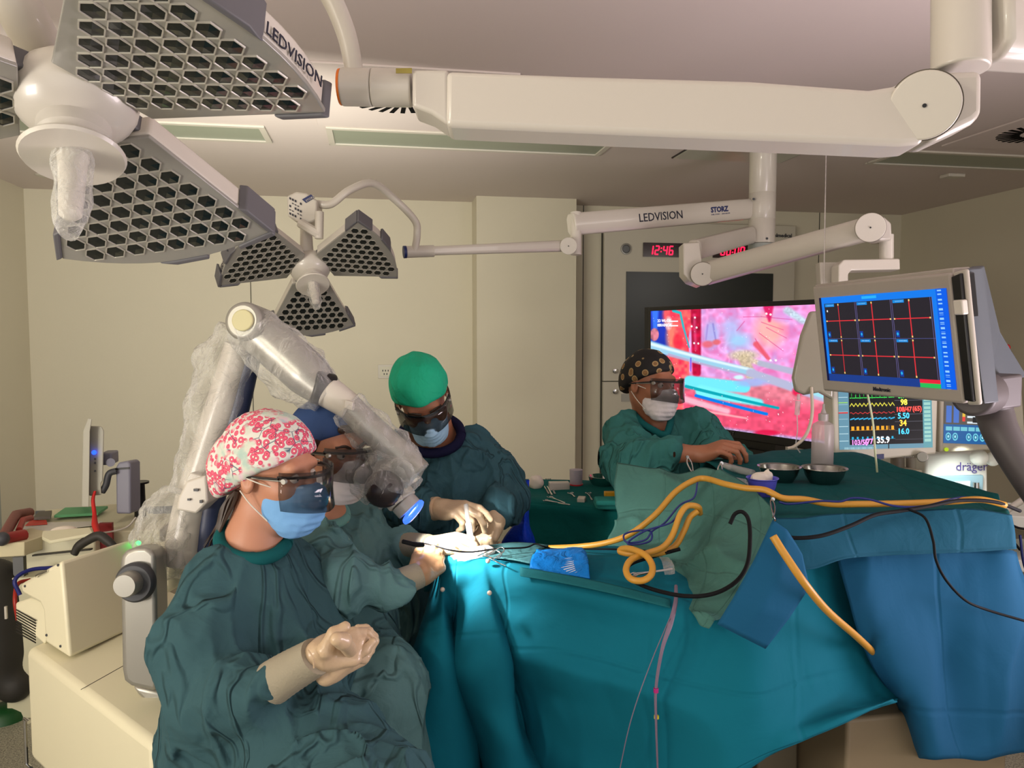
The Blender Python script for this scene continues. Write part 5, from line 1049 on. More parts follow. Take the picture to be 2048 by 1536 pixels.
sheet('blue_packet',[[(1060,1137,2.045),(1100,1146,2.02),(1140,1153,1.99),(1180,1158,1.96)],[(1064,1118,2.08),(1105,1122,2.05),(1145,1128,2.03),(1178,1130,2.0)],[(1072,1104,2.14),(1110,1104,2.12),(1140,1103,2.1),(1172,1106,2.08)],[(1072,1102,2.2),(1110,1102,2.18),(1145,1098,2.15),(1165,1098,2.13)]],bpk,sub=(8,8),thick=.006,wr=.004,fs=(16,16,16),label='bright blue sterile packet with white strips lying on the drape',cat='packet')
stp=mat('suture_white',(206,204,206),.6)
for k in range(9):
    x=1102+k*5; y=1120+k*3.6; L_=(50,46,36,30,26,22,18,14,12)[k]; d=2.058-.0085*k
    B().prism([P(x,y,d),P(x+L_,y-6,d),P(x+L_,y-3,d),P(x,y+3,d)],-CF*.003).obj('suture_strip',stp,label='short white strip in the fan of strips stuck on the blue packet',cat='strip',group='white strips on the blue packet')
# small instruments on the sage cloth
def forceps(p,q,w,label,parent=None,name='scissors'):
    u=nrm(q-p); s_=nrm(np.cross(u,A(0,0,1))); b=B()
    for sg in(1,-1): b.tube([p+u*0+s_*sg*w*1.2,p+s_*sg*w*2+u*w*1.4,p+u*w*2.6+s_*sg*w*.8,p+s_*sg*w*.2+u*w],.0018,6,6); b.tube([p+u*w*2.4+s_*sg*w*.9,p+(q-p)*.55,q-s_*sg*.002],.0022,6,5)
    return b.obj(name,steel,label=label,cat='scissors')
forceps(P(1262,1150,1.83),P(1345,1138,1.83),.006,'steel scissors lying inside the yellow tube coil')
sheet('clear_wrapper',[[(1330,1150,1.88),(1350,1148,1.86)],[(1325,1128,1.92),(1348,1130,1.90)],[(1318,1112,1.97),(1338,1118,1.95)]],clears,sub=(6,6),thick=0,wr=.004,fs=(30,30,30),label='crumpled clear wrapper right of the yellow tube coil',cat='wrapper')
pm=mat('tape_mauve',(122,104,124),.5)
B().tube([P(1352,1172,1.84),P(1351,1205,1.765),P(1340,1250,1.72),(P(1324,1300,1.71)),P(1312,1375,1.72),P(1312,1440,1.73),P(1316,1560,1.74)],[.004,.005,.006,.004,.0035,.003,.002],8).obj('drain_tube',pm,label='greyish mauve tube hanging down the front drape with pink and yellow markers',cat='tube')
B().cyl(P(1312,1376,1.719),P(1312,1385,1.719),.0055).obj('pink_marker',mat('marker_pink',(170,20,110),.5),label='pink marker on the hanging mauve tube',cat='marker')
B().cyl(P(1313,1431,1.736),P(1313,1437,1.736),.0055).obj('yellow_marker',mat('marker_yellow',(230,210,20),.5),label='yellow marker on the hanging mauve tube',cat='marker')
B().tube([P(1340,1235,1.72),P(1300,1330,1.735),P(1262,1440,1.73),P(1235,1560,1.73)],.0012,6).obj('thread',pm,label='fine mauve thread trailing diagonally down the front drape',cat='thread')
hose([(880,1118,2.13),(870,1112,2.12),(862,1108,2.11)],.009,bk,'pen_cap','black instrument tip at the corner of the drape beside the brown glove','instrument tip')
# ================= back instrument table
ZK=.95
t=thing('back_table','draped instrument table against the column behind the standing surgeon','table',A(P(1150,1000,3.2)[0],P(1150,1000,3.2)[1],0))
k=lambda x,y,z=ZK: PZ(x,y,z)
B().prism([k(1045,1003,ZK-.02),k(1240,1014,ZK-.02),k(1240,972,ZK-.02),k(1050,966,ZK-.02)],A(0,0,-.03)).obj('table_top',silver,t)
for x,y in((1060,1000),(1230,1010),(1060,970),(1230,974)): q=k(x,y,ZK-.03); B().cyl(A(q[0],q[1],0),q,.015).obj('leg',silver,t)
fr_=[(1040,1003),(1090,1006),(1140,1010),(1190,1014),(1245,1019)]; mk_=[(1043,985),(1095,988),(1145,990),(1195,992),(1245,995)]; bk_r=[(1048,962),(1095,963),(1145,964),(1195,965),(1245,967)]
rows=[[tuple(k(x,y)+A(.0,.0,-h)+(-CF*A(1,1,0))*s_) for x,y in fr_] for h,s_ in((.75,.05),(.5,.03),(.25,.035),(.08,.01))]+[[tuple(k(x,y)) for x,y in r] for r in(fr_,mk_,bk_r)]+[[tuple(k(x,y)+A(0,.02,-.2)) for x,y in bk_r]]
sheet('back_table_cloth',rows,cloth('cloth_forest',(10,92,88),crease=(2.5,2.5),wr=.3),pix=False,sub=(9,7),wr=.003,fs=(4,4,3),label='dark green cloth over the back instrument table behind the standing surgeon',cat='table cloth')
sheet('blue_plastic_sheet',[[(1046,962,2.75),(1056,958,2.72),(1062,962,2.75)],[(1040,1000,2.72),(1054,1000,2.68),(1061,1003,2.74)],[(1030,1040,2.7),(1050,1045,2.66),(1060,1048,2.74)],[(1005,1075,2.7),(1050,1080,2.64),(1068,1080,2.72)],[(985,1120,2.7),(1040,1120,2.66),(1072,1120,2.7)]],cloth('plastic_blue',(20,60,190),wr=.7,rough=.4),sub=(8,8),wr=.01,fs=(9,9,5),label='bright blue plastic sheet hanging between the standing surgeon and the back table',cat='plastic sheet')
q=k(1152,974,ZK+.004); t=thing('specimen_cup','frosted cup with red lid upside down on the back table','cup',q)
B().lathe([(.001,.012),(.026,.012),(.028,.075),(.001,.076)],q,A(0,0,1)).obj('cup',mat('frosted',(190,184,196),.4,alpha=.75),t); B().lathe([(.001,0),(.03,0),(.03,.014),(.001,.014)],q,A(0,0,1)).obj('lid',mat('lid_red',(190,16,30),.4),t)
q=k(1206,974,ZK+.004); B().lathe([(.001,.002),(.035,.002),(.055,.03),(.06,.048),(.064,.048),(.058,.028),(.037,-.001),(.001,-.001)],q,A(0,0,1),36,cap=False).obj('kidney_bowl',steel,label='shiny steel bowl on the back table behind the seated nurse',cat='bowl')
B().box(k(1118,972,ZK+.02),(.085,.04,.035),basis(A(0,0,1),CR+CF*.1)).obj('needle_box',white,label='white oblong box left of the frosted cup',cat='box',bevel=.003)
B().box(k(1163,1000,ZK+.012),(.03,.05,.022),basis(A(0,0,1),CR+CF*-.2)).obj('white_block',mat('block_cream',(200,196,178),.5),label='small cream block in front of the frosted cup',cat='block',bevel=.003)
B().box(k(1226,988,ZK+.016),(.07,.03,.02),basis(A(0,0,1),CR)).obj('yellow_box',mat('box_yellow',(220,160,20),.5),label='yellow box on the back table beside the seated nurse',cat='box',bevel=.003)
s=S().bx(k(1222,1008,ZK+.02),(.062,.05,.012),basis(A(0,0,1),CR),rd=.011).bx(k(1222,1002,ZK+.04),(.06,.046,.010),basis(A(0,0,1),CR),rd=.009,k=.004); s.obj('folded_towel',.004,teal_g,label='folded teal towel on the right of the back table',cat='towel')
s=S().el(k(1072,965,ZK+.03),(.03,.025,.03)).fn(lambda X,D:D-.004*ridge(X*40)); s.obj('gauze_ball',.004,mat('gauze_white',(222,214,200),.8),label='white gauze wad at the left of the back table',cat='gauze')
lb=['leftmost of the upright forceps on the back table','middle of the upright forceps on the back table','rightmost upright forceps next to the white oblong box','longest scissors lying at the front of the back table','dark clamp lying in front of the upright forceps','short clamp lying beside the cream block','angled clamp right of the cream block']
for i,(a_,b_) in enumerate((((1080,958),(1098,988)),((1088,960),(1104,990)),((1096,957),(1110,988)),((1088,1000),(1140,1010)),((1098,993),(1130,1006)),((1140,985),(1150,994)),((1176,985),(1184,1000)))):
    forceps(k(*a_,ZK+.012),k(*b_,ZK+.008),.006,lb[i],name='forceps')
# ================= right background bits
t=thing('infusion_bag','clear infusion bag hanging in front of the television with drip chamber','infusion bag',P(1612,700,2.9))
D=2.9
s=S().rc(P(1628,640,D),P(1615,760,D),.035,.045,.03).rc(P(1640,640,D),P(1635,760,D),.04,.045,.03).el(P(1607,775,D),(.022,.012,.02))
B().prism([P(*q,D) for q in((1622,622),(1670,622),(1668,800),(1640,785),(1610,790),(1592,782),(1587,755),(1595,715),(1604,670))],CF*.03).obj('bag',mat('bag_plastic',(150,146,128),.25,alpha=.93,coat=.4),t,bevel=.01)
B().cyl(P(1597,788,D),P(1597,800,D),.006).obj('port',clr,t); B().cyl(P(1596,802,D),P(1594,830,D),.0095).obj('drip_chamber',clr,t)
B().tube([P(1594,830,D),P(1595,860,D),P(1592,890,D),P(1600,905,2.85)],.0025,8).obj('line',clr,t)
B().tube([P(1623,775,D),P(1624,830,2.85),P(1612,870,2.8),P(1590,892,2.8),P(1575,897,2.8)],.006,10).obj('thick_line',mat('tube_cream',(196,186,170),.35),t)
B().tube([P(1648,622,D+.03),P(1648,560,D+.05),P(1652,300,D+.05)],.0025,8,smooth=False).obj('hanger_rod',steel,t)
B().tube([P(1731,770,2.6),P(1745,840,2.6),P(1750,900,2.6),P(1755,950,2.62)],.0035,8).obj('clear_line',mat('line_pale',(200,206,170),.3),label='thin pale line hanging in front of the patient monitor',cat='tube')
t=thing('small_monitor','small dark-framed screen low behind the raised table','monitor',P(1830,990,2.75))
TL,TR,BR,BL=P(1770,955,2.75),P(1866,958,2.75),P(1874,1010,2.75),P(1778,1010,2.75)
f,n=slab('bezel',(TL,TR,BR,BL),.05,grey,t)
def SMF(u,v):
    c=np.zeros(u.shape+(3,))+A(20,20,40); c[(v<.35)]=A(70,90,210); m=(u>.4)&(v>.35)&(vn(np.stack([u*12,v*8,u*0],-1).reshape(-1,3)).reshape(u.shape)>.55); c[m]=A(220,90,80); m=(u>.55)&(v>.5)&(vn(np.stack([u*15,v*9,u*0+4],-1).reshape(-1,3)).reshape(u.shape)>.6); c[m]=A(210,200,70); return c
q=inset((TL,TR,BR,BL),.1,.1,.14,.1); screen('screen_image',q[0]-n*.002,q[1]-n*.002,q[3]-n*.002,SMF,80,60,attr_mat('small_picture',1.),f)
q=P(1830,1010,2.78); B().cyl(A(q[0],q[1],0),q,.02).obj('pole',silver,t)
t=thing('breathing_machine_shelf','cream machine shelf behind the patient monitor with a yellow mask','shelf',P(1790,960,3.3))
B().prism([P(1720,945,3.2),P(1845,940,3.2),P(1845,990,3.2),P(1720,990,3.2)],CF*.3).obj('shelf_body',mat('device_beige',(176,170,150),.45),t,bevel=.006)
q=P(1780,1000,3.4); B().box(A(q[0],q[1],.4),(.3,.3,.8)).obj('pedestal',mat('device_beige',(176,170,150),.45),t)
B().sph(P(1765,942,3.15),(.045,.03,.022)).obj('breathing_mask',mat('mask_yellow',(205,190,10),.5),label='yellow rubber mask lying under the patient monitor',cat='mask')
B().tube([P(1722,925,3.2),P(1740,930,3.2),P(1748,950,3.2)],.012,10).obj('elbow_tube',silver,label='grey bent connector left of the yellow mask',cat='connector')
for i,x in enumerate((1795,1822)): B().cyl(P(x,915,3.3),P(x,955,3.3),(.028,.02)[i]).obj('gas_cylinder',mat('cyl_grey_%d'%i,((110,104,92),(140,134,120))[i],.4),label=['dark grey canister under the patient monitor','slim pale canister between patient monitor and ventilator'][i],cat='canister')
t=thing('wall_dispenser','white dispenser with a red knob on the wall at far right','dispenser',P(2000,720,4.2))
B().prism([P(1992,692,4.2),P(2010,690,4.2),P(2011,726,4.2),P(1996,726,4.2)],CF*.08).obj('body',white,t,bevel=.006); B().sph(P(2013,695,4.22),.02).obj('red_knob',mat('lid_red',(190,16,30),.4),t)
t=thing('wall_screen','cream framed screen standing at the far right edge','screen',P(2030,840,4.0))
f,n=slab('frame',(P(2020,776,3.9),P(2044,780,3.9),P(2052,900,3.9),P(2022,900,3.9)),.05,mat('device_ivory',(190,186,168),.45),t)
t=thing('side_trolley','white side trolley with trays at the right edge','trolley',A(P(2060,1100,2.9)[0],P(2060,1100,2.9)[1],0))
B().prism([P(1985,1030,2.9),P(2200,1040,2.9),P(2200,1060,2.9),P(1985,1055,2.9)],CF*.4).obj('upper_tray',wl,t,bevel=.005)
B().prism([P(1990,1120,2.9),P(2200,1120,2.9),P(2200,1145,2.9),P(1990,1145,2.9)],CF*.4).obj('lower_tray',wl,t,bevel=.005)
for x in(2000,2180): q=P(x,1050,3.1); B().cyl(A(q[0],q[1],0),q,.015).obj('leg',silver,t)
B().tube([P(2060,990,2.8),P(2030,1010,2.8),P(2000,1028,2.8)],.012,10).obj('white_hose',white,label='thick white hose arching down to the right edge trolley',cat='hose')
for i,(a_,b_) in enumerate((((2000,1030),(2060,1060)),((2010,1040),(2040,1100)))): B().tube([P(*a_,2.6),P((a_[0]+b_[0])/2,(a_[1]+b_[1])/2+8,2.55),P(*b_,2.55)],.004,8).obj('monitor_cable',bk,label=['black cable running right over the white side trolley','black cable dropping in front of the white side trolley'][i],cat='cable')
B().tube([P(2040,1070,2.5),P(2046,1120,2.5),P(2055,1150,2.5)],.004,8).obj('monitor_cable',nb,label='navy cable hanging at the right edge beside the trolley',cat='cable')
for i,(p_,c_) in enumerate((((1500,1520,2.5),bk),((1530,1510,2.6),bk),((1560,1530,2.5),silver))):
    B().tube([P(*p_),P(p_[0]+30,p_[1]-30,2.5),P(p_[0]+50,p_[1]+10,2.6),P(p_[0]+20,p_[1]+60,2.6)],.008,8).obj('floor_cable',c_,label=['leftmost cable under the drape near the table column','middle cable under the drape near the table column','pale cable under the drape nearest the table column'][i],cat='cable')
# ================= people
skinA=mat('skin_light',(208,158,130),.5); skinB=mat('skin_tan',(186,130,102),.5); skinC=mat('skin_brown',(160,104,76),.5)
for m_ in(skinA,skinB,skinC): m_.node_tree.nodes['Principled BSDF'].inputs['Subsurface Weight'].default_value=.12; m_.node_tree.nodes['Principled BSDF'].inputs['Subsurface Radius'].default_value=(.01,.004,.002)
gowng=cloth('gown_green',(56,86,92),rg=.9,wr=.5,ws=11,var=.08); gownb=cloth('gown_teal',(54,88,98),rg=.9,wr=.5,ws=11,var=.08); gownlit=cloth('gown_lit_tint',(90,126,128),rg=.8,wr=.5,ws=11,var=.08)  # last gown is paler: light falling on the chest is put into its colour
glove=mat('glove_latex',(196,170,138),.35,coat=.2,bump=(120,.2)); gloveb=mat('glove_tan',(176,134,96),.35,coat=.2,bump=(120,.2)); cuffm=mat('cuff_knit',(150,142,122),.8,bump=(200,.3))
maskb=cloth('mask_blue',(120,170,220),wr=.2,ws=20,var=.03); maskw=cloth('mask_white',(222,214,214),wr=.2,ws=20,var=.03); maskp=cloth('mask_pale_blue',(160,196,222),wr=.2,ws=20,var=.03)
visor=film('visor_tint',(10,8,8),op=.34,bs=3,st=.05,rough=.05); visor2=film('visor_clear',(190,190,180),op=.16,bs=3,st=.05,rough=.05)
hairm=mat('hair_brown',(50,34,24),.5)
def headR(face,roll=0):
    """columns: right of the head, face direction, up"""
    f=nrm(face); r=nrm(np.cross(f,A(0,0,1))); u=np.cross(r,f)
    c,s=math.cos(roll),math.sin(roll); r2=r*c+u*s; u2=-r*s+u*c; return np.stack([r2,f,u2],1)
def drapey(s,am=.018,f=(10,10,3.6),seed=0.):
    Q=np.linalg.qr(np.array([[1,.35,.3],[-.3,1,.2],[.1,-.25,1]]))[0]
    s.fn(lambda X,D:np.where(np.abs(D)<.07,D-am*sharp(X*np.array(f)+seed,1.,4)-am*.55*sharp((X@Q)*np.array((17,17,5))+seed+5,1.,4)-am*.2*sharp(X*30,1.,2)+am*.6,D))
def head_prims(s,c,R,sc=1.,neck=None,nr=.056):
    w=lambda *p: c+R@(A(*p)*sc)
    s.el(w(0,-.012,.038),A(.075,.096,.088)*sc,R,k=.02).el(w(0,.028,-.035),A(.058,.066,.078)*sc,R,k=.03).rc(w(-.022,.062,-.092),w(.022,.062,-.092),.022*sc,k=.03)
    s.el(w(.04,.055,-.02),A(.024,.03,.026)*sc,R,k=.02).el(w(-.04,.055,-.02),A(.024,.03,.026)*sc,R,k=.02)
    s.rc(w(-.036,.078,.03),w(.036,.078,.03),.014*sc,k=.015)
    for sg in(1,-1): s.el(w(sg*.031,.096,.008),A(.017,.014,.011)*sc,R,k=.01,op='s')
    s.rc(w(0,.088,.014),w(0,.112,-.026),.008*sc,.012*sc,k=.012); s.rc(w(-.011,.1,-.03),w(.011,.1,-.03),.008*sc,k=.008)
    s.rc(w(-.018,.09,-.058),w(.018,.09,-.058),.008*sc,k=.01).rc(w(-.015,.088,-.07),w(.015,.088,-.07),.009*sc,k=.01)
    for sg in(1,-1):
        s.el(w(sg*.078,-.008,.0),A(.008,.018,.031)*sc,R,k=.008); s.el(w(sg*.086,-.004,.004),A(.006,.009,.018)*sc,R,k=.004,op='s')
    if neck is not None: s.rc(w(0,-.028,-.045),neck,nr*sc,nr*1.08,k=.03)
def hand_prims(s,wr,yd,zd,curl,side=1,sc=1.,thumb=(.35,.5,.2),spread=.06,fat=1.,h0=0):
    """wr wrist, yd towards fingers, zd back of hand; side=+1: thumb at +x where x = y cross z"""
    y=nrm(yd); z=nrm(zd-y*(np.asarray(zd)@y)); x=np.cross(y,z)*side
    w=lambda a,b,c_: wr+(x*a+y*b+z*c_)*sc
    s.rc(w(.002,-.004,0),w(0,.014,0),.024*sc*fat,.025*sc*fat,k=.012)
    for a,b0 in((.027,.082),(.009,.087),(-.009,.083),(-.026,.075)):
        s.rc(w(a*.55,.01,-.002),w(a,b0-.006,.0),.0175*sc*fat,.0125*sc*fat,k=.010)
    s.el(w(.018,.03,-.014),A(.019,.03,.014)*sc*fat,np.stack([x,y,z],1),k=.015).el(w(-.02,.03,-.012),A(.014,.032,.012)*sc*fat,np.stack([x,y,z],1),k=.015)
    F=((.027,.084,(.043,.026,.021),.0098,1),(.0095,.089,(.048,.03,.022),.0102,.35),(-.0085,.085,(.044,.028,.021),.0097,-.35),(-.026,.076,(.034,.021,.019),.0086,-1))
    for (a,b0,L_,r,sp),cu in zip(F,curl):
        p=w(a,b0,.0); an=0; d=nrm(y+x*sp*spread*1.0); q=p; rr=r*sc*fat
        for k,(l,c_) in enumerate(zip(L_,cu)):
            an+=c_; dr=d*math.cos(an)-z*math.sin(an); q2=q+dr*l*sc; s.rc(q,q2,rr,rr*.92,k=.0035); q=q2; rr*=.92
    if thumb is None: return
    # thumb
    o_,f_,d_=thumb  # outwards, bend, down
    p=w(.022,.014,-.008); dv=nrm(x*math.sin(o_+.35)+y*math.cos(o_+.35)-z*d_); q=p+dv*.042*sc; s.rc(p,q,.015*sc*fat,.0125*sc*fat,k=.010)
    dv2=nrm(dv*math.cos(f_)+(y*.6-x*.5-z*.4)*math.sin(f_)); q2=q+dv2*.032*sc; s.rc(q,q2,.0118*sc*fat,.011*sc*fat,k=.004)
    dv3=nrm(dv2*math.cos(f_*.6)+(y*.5-x*.5-z*.3)*math.sin(f_*.6)); s.rc(q2,q2+dv3*.026*sc,.011*sc*fat,.0088*sc*fat,k=.004)
def cap_obj(p,c,R,mt,sc=1.,name='cap',tilt=.25,bump=0,low=.0,back=(0,0,0),backr=None,ext=.012,h=.005,cut=.02,fw=.004):
    w=lambda *q: c+R@(A(*q)*sc); s=S()
    s.el(w(0,-.014,.042),A(.075+ext,.096+ext,.088+ext)*sc,R,k=.02)
    if backr is not None: s.el(w(*back),A(*backr)*sc,R,k=.04)
    n=R@nrm(A(0,tilt,-1)); s.hs(w(0,.06,cut),n,.012)
    s.fn(lambda X,D:D-fw*ridge(X*22)*np.clip((9-0),0,1) if fw else D)
    return s.obj(name,h,mt,p)
def mask_obj(p,c,R,mt,sc=1.,h=.004,top=-.004,ears=True,strap=None):
    w=lambda *q: c+R@(A(*q)*sc); s=S()
    s.el(w(0,.04,-.055),A(.060,.070,.066)*sc,R,k=.02).rc(w(0,.09,.0),w(0,.118,-.03),.01*sc,.018*sc,k=.03).rc(w(-.02,.068,-.095),w(.02,.068,-.095),.03*sc,k=.03).el(w(0,.1,-.06),A(.03,.026,.04)*sc,R,k=.03)
    s.hs(w(0,.1,top),R@nrm(A(0,-.35,1)),.006); s.hs(w(0,.012,-.05),R@nrm(A(0,-1,.15)),.01)
    Ri=R; cc=c
    def pl(X,D):
        y=(X-cc)@Ri; return D-.0022*np.sin(y[:,2]*330)*np.clip(1-np.abs(y[:,0])/.06,0,1)-.0015*ridge(X*45)
    s.fn(pl); o=s.obj('face_mask',h,mt,p)
    b=B()
    for sg in(1,-1):
        b.tube([w(sg*.058,.045,-.01),w(sg*.074,.02,.0),w(sg*.082,-.02,.012)],.0016,6); b.tube([w(sg*.056,.03,-.085),w(sg*.072,.0,-.05),w(sg*.082,-.02,-.02)],.0016,6)
    b.obj('mask_loops',mat('strap_white',(220,214,200),.6),o); return o
def visor_obj(p,c,R,sc=1.,mt=None,z0=-.045,z1=.035,rad=.098,half=1.15,y0=.03,frame=True):
    w=lambda *q: c+R@(A(*q)*sc); n=28; V=[]
    zs=(z1,z0+.4*(z1-z0),z0)
    for z in zs:
        for k in range(n+1):
            a=-half+2*half*k/n; V.append(w(rad*.93*math.sin(a),y0+rad*1.18*math.cos(a)+ (.006 if z==z0 else 0),z-(.012*(1-abs(a)/half) if z==z0 else 0)))
    b=B().add(V,[(r*(n+1)+k,r*(n+1)+k+1,(r+1)*(n+1)+k+1,(r+1)*(n+1)+k) for r in range(2) for k in range(n)]); g=b.obj('visor_glasses',mt or visor,p,smooth=180)
    g.modifiers.new('t','SOLIDIFY').thickness=.0018
    if frame:
        f=B(); e=[w(rad*.93*math.sin(-half+2*half*k/n)*.97,y0-.004+rad*1.18*math.cos(-half+2*half*k/n)*.97,z1-.012) for k in range(n+1)]
        f.tube(e,.0035,8,1); 
        for sg in(1,-1):
            x0=rad*.93*math.sin(half)*sg; f.tube([w(x0,y0+rad*1.18*math.cos(half),z1-.014),w(sg*.084,0,.012),w(sg*.08,-.05,.006)],.003,8)
        f.obj('frame',mat('frame_dark',(26,22,22),.3),g)
        for sg in(1,-1):
            h_=B(); q=w(sg*rad*.9*math.sin(half*.98),y0+.012+rad*1.18*math.cos(half),z1-.018); h_.cyl(q-R[:,0]*.004,q+R[:,0]*.004,.006); h_.tube([q,w(sg*.085,.01,.012)],.0025,8); h_.obj('hinge',silver,g)
    return g
def eyes(p,c,R,sc=1.):
    w=lambda *q: c+R@(A(*q)*sc)
    for sg in(1,-1):
        b=B().sph(w(sg*.031,.079,.008),.0118*sc,R,16); o=b.obj('eye',mat('eye_white',(215,205,195),.2),p); B().sph(w(sg*.031,.0835,.008),.0078*sc,R,12).obj('iris',mat('iris_dark',(40,26,18),.15),o)
def eyebrows(p,c,R,sc=1.):
    w=lambda *q: c+R@(A(*q)*sc); b=B()
    for sg in(1,-1): b.tube([w(sg*.014,.096,.026),w(sg*.032,.094,.034),w(sg*.05,.08,.03)],.0038*sc,8)
    b.obj('eyebrows',hairm,p)
def glove_obj(p,prims,mt=glove,name='glove',h=.0028,extra=None):
    s=S(); prims(s); 
    if extra: extra(s)
    s.fn(lambda X,D:D-.0006*ridge(X*55)); return s.obj(name,h,mt,p)
def cuff_obj(p,a,b,ra,rb,mt=cuffm,name='sleeve_cuff',rib=1):
    L_=np.linalg.norm(b-a); f=lambda u,an:1+.012*math.sin(u*60)+.02*math.sin(3*an+5*u)
    o=B().tube([a,(a+b)/2,b],[ra,(ra+rb)/2,rb],22,10,rad=f).obj(name,mt,p); 
    return o
IR=lambda d: d/FL
# ---------- nurse at left with the floral cap
d=1.75; hc=P(546,948,1.80)
w1=thing('person','person seated at left in floral cap, blue mask and green gown with clasped gloved hands','person',A(P(500,1500,1.78)[0],P(500,1500,1.78)[1],0))
R=headR(CR*.93-CF*.34-A(0,0,.10),roll=-.05)
N=P(508,1082,1.80)
body=S(); head_prims(body,hc,R,1.03,N,.054)
body.chain([N,P(500,1200,1.82),P(490,1380,1.8),P(495,1500,1.78)],[.06,.10,.10,.10],k=.04)
Sh1,El1,Wr1=P(434,1172,1.72),P(424,1400,1.60),P(590,1335,1.48)
Sh2,El2,Wr2=P(590,1140,1.92),P(640,1330,1.82),P(650,1330,1.58)
for a_,b_,c_ in((Sh1,El1,Wr1),(Sh2,El2,Wr2)): body.chain([P(505,1140,1.8),a_,b_,c_],[.05,.040,.030,.022],k=.03)
body.chain([P(495,1500,1.75),P(720,1610,1.5),P(735,1900,1.55)],[.09,.06,.045],k=.04).chain([P(520,1500,1.85),P(700,1570,1.74),P(720,1850,1.75)],[.09,.06,.045],k=.04)
bo=body.obj('body',.005,skinB,w1)
g=S(); F=.013
g.chain([P(508,1150,1.80),P(508,1210,1.81),P(505,1330,1.80),P(490,1480,1.78)],[.075,.138,.15,.15],k=.05,fold=(F,7,2.2))
g.rc(P(440,1152,1.76),P(568,1142,1.87),.052,.05,k=.04,fold=(.006,8,4))
g.chain([Sh1,P(404,1290,1.65),El1],[.068,.086,.076],k=.035,fold=(.016,9,2.5))
g.chain([El1,P(490,1392,1.55),P(540,1366,1.50)],[.076,.064,.043],k=.035,fold=(.014,7,11))
g.chain([Sh2,El2,P(620,1345,1.66)],[.075,.07,.045],k=.05,fold=(.01,9,5))
g.chain([P(500,1480,1.74),P(645,1535,1.58),P(742,1612,1.47)],[.15,.128,.118],k=.08,fold=(.004,5,3))
g.chain([P(540,1470,1.88),P(700,1565,1.74),P(720,1850,1.75)],[.13,.105,.1],k=.06,fold=(.010,5,3))
g.chain([P(425,1460,1.66),P(450,1520,1.68)],[.085,.10],k=.05,fold=(.012,8,3)); g.chain([P(545,1425,1.62),P(580,1465,1.64)],[.055,.07],k=.06)
g.chain([P(735,1640,1.46),P(745,2000,1.5)],[.115,.13],k=.08); g.chain([P(490,1480,1.78),P(490,1850,1.8)],[.15,.18],k=.08,fold=(.01,7,2))
drapey(g,am=.015)
g.el(P(508,1062,1.80),(.078,.078,.055),k=.012,op='s')
g.obj('gown',.006,gowng,w1)
def ring(p,c,n_,ra,rb,r,mt,name='collar',fl_=.6,h_=12):
    Rb=basis(n_,CR); pts=[c+Rb@A(ra*math.cos(2*math.pi*k/h_),rb*math.sin(2*math.pi*k/h_),0) for k in range(h_+1)]
    return B().tube(pts,r,12,4).obj(name,mt,p)
ring(w1,P(508,1078,1.79),A(.0,.0,1)+CR*.22-CF*.35,.074,.078,.016,cloth('collar_teal',(20,84,86)),'collar')
cuff_obj(w1,P(548,1364,1.50),P(632,1312,1.46),.043,.036)
B().tube([P(616,1300,1.425),P(626,1316,1.42),P(628,1336,1.425)],.0016,6).obj('cuff_fold',glove,w1)
yd=nrm(CR*.80+CF*.40+CU*.05); zd=-CF*.8+CU*.45+CR*.3
cu=((.7,1.15,.6),(.8,1.2,.6),(.85,1.2,.6),(.9,1.1,.5))
glove_obj(w1,lambda s:hand_prims(s,P(638,1308,1.46),yd,zd,cu,side=-1,sc=.92,thumb=None,fat=1.1),glove,extra=lambda s:s.rc(P(650,1300,1.44),P(668,1268,1.45),.0155,.0135,k=.012).rc(P(668,1268,1.45),P(690,1254,1.46),.0125,.0105,k=.005))
yd2=nrm(P(700,1325,1.50)-P(640,1352,1.47)); 
glove_obj(w1,lambda s:hand_prims(s,P(656,1346,1.49),yd2+CF*.2,-CU*1.0-CF*.2,((.7,1.3,.7),(.7,1.3,.7),(.7,1.3,.7),(.7,1.3,.7)),side=-1,sc=.85,thumb=(.3,.5,.2),fat=1.1),glove)
s_=S().rc(P(686,1282,1.40),P(674,1278,1.385),.014,.013,k=.004).rc(P(686,1282,1.40),P(700,1300,1.46),.014,.014,k=.01); s_.obj('glove',.0028,glove,w1)
# floral cap
fm=bpy.data.materials.new('floral_cotton'); fm.use_nodes=True; nt=fm.node_tree; N_=nt.nodes.new; L=nt.links.new; bs=nt.nodes['Principled BSDF']; bs.inputs['Roughness'].default_value=.85
tc=N_('ShaderNodeTexCoord')
def voro(sc,feat='F1'):
    v=N_('ShaderNodeTexVoronoi'); v.inputs['Scale'].default_value=sc; v.feature=feat; L(tc.outputs['Object'],v.inputs['Vector']); return v
def ramp(src,stops,const=False):
    r=N_('ShaderNodeValToRGB'); r.color_ramp.interpolation='CONSTANT' if const else 'LINEAR'
    e=r.color_ramp.elements; e[0].position=stops[0][0]; e[0].color=lin(stops[0][1]); e[1].position=stops[1][0]; e[1].color=lin(stops[1][1])
    for p_,c_ in stops[2:]: x=e.new(p_); x.color=lin(c_)
    L(src,r.inputs[0]); return r
def mixc(f,a_,b_):
    m_=N_('ShaderNodeMix'); m_.data_type='RGBA'; L(f,m_.inputs[0]); L(a_,m_.inputs[6]); L(b_,m_.inputs[7]); return m_
v1=voro(75); n1=N_('ShaderNodeTexNoise'); n1.inputs['Scale'].default_value=17; n1.inputs['Detail'].default_value=2; L(tc.outputs['Object'],n1.inputs['Vector'])
n2=N_('ShaderNodeTexNoise'); n2.inputs['Scale'].default_value=26; n2.inputs['Detail'].default_value=3; L(tc.outputs['Object'],n2.inputs['Vector'])
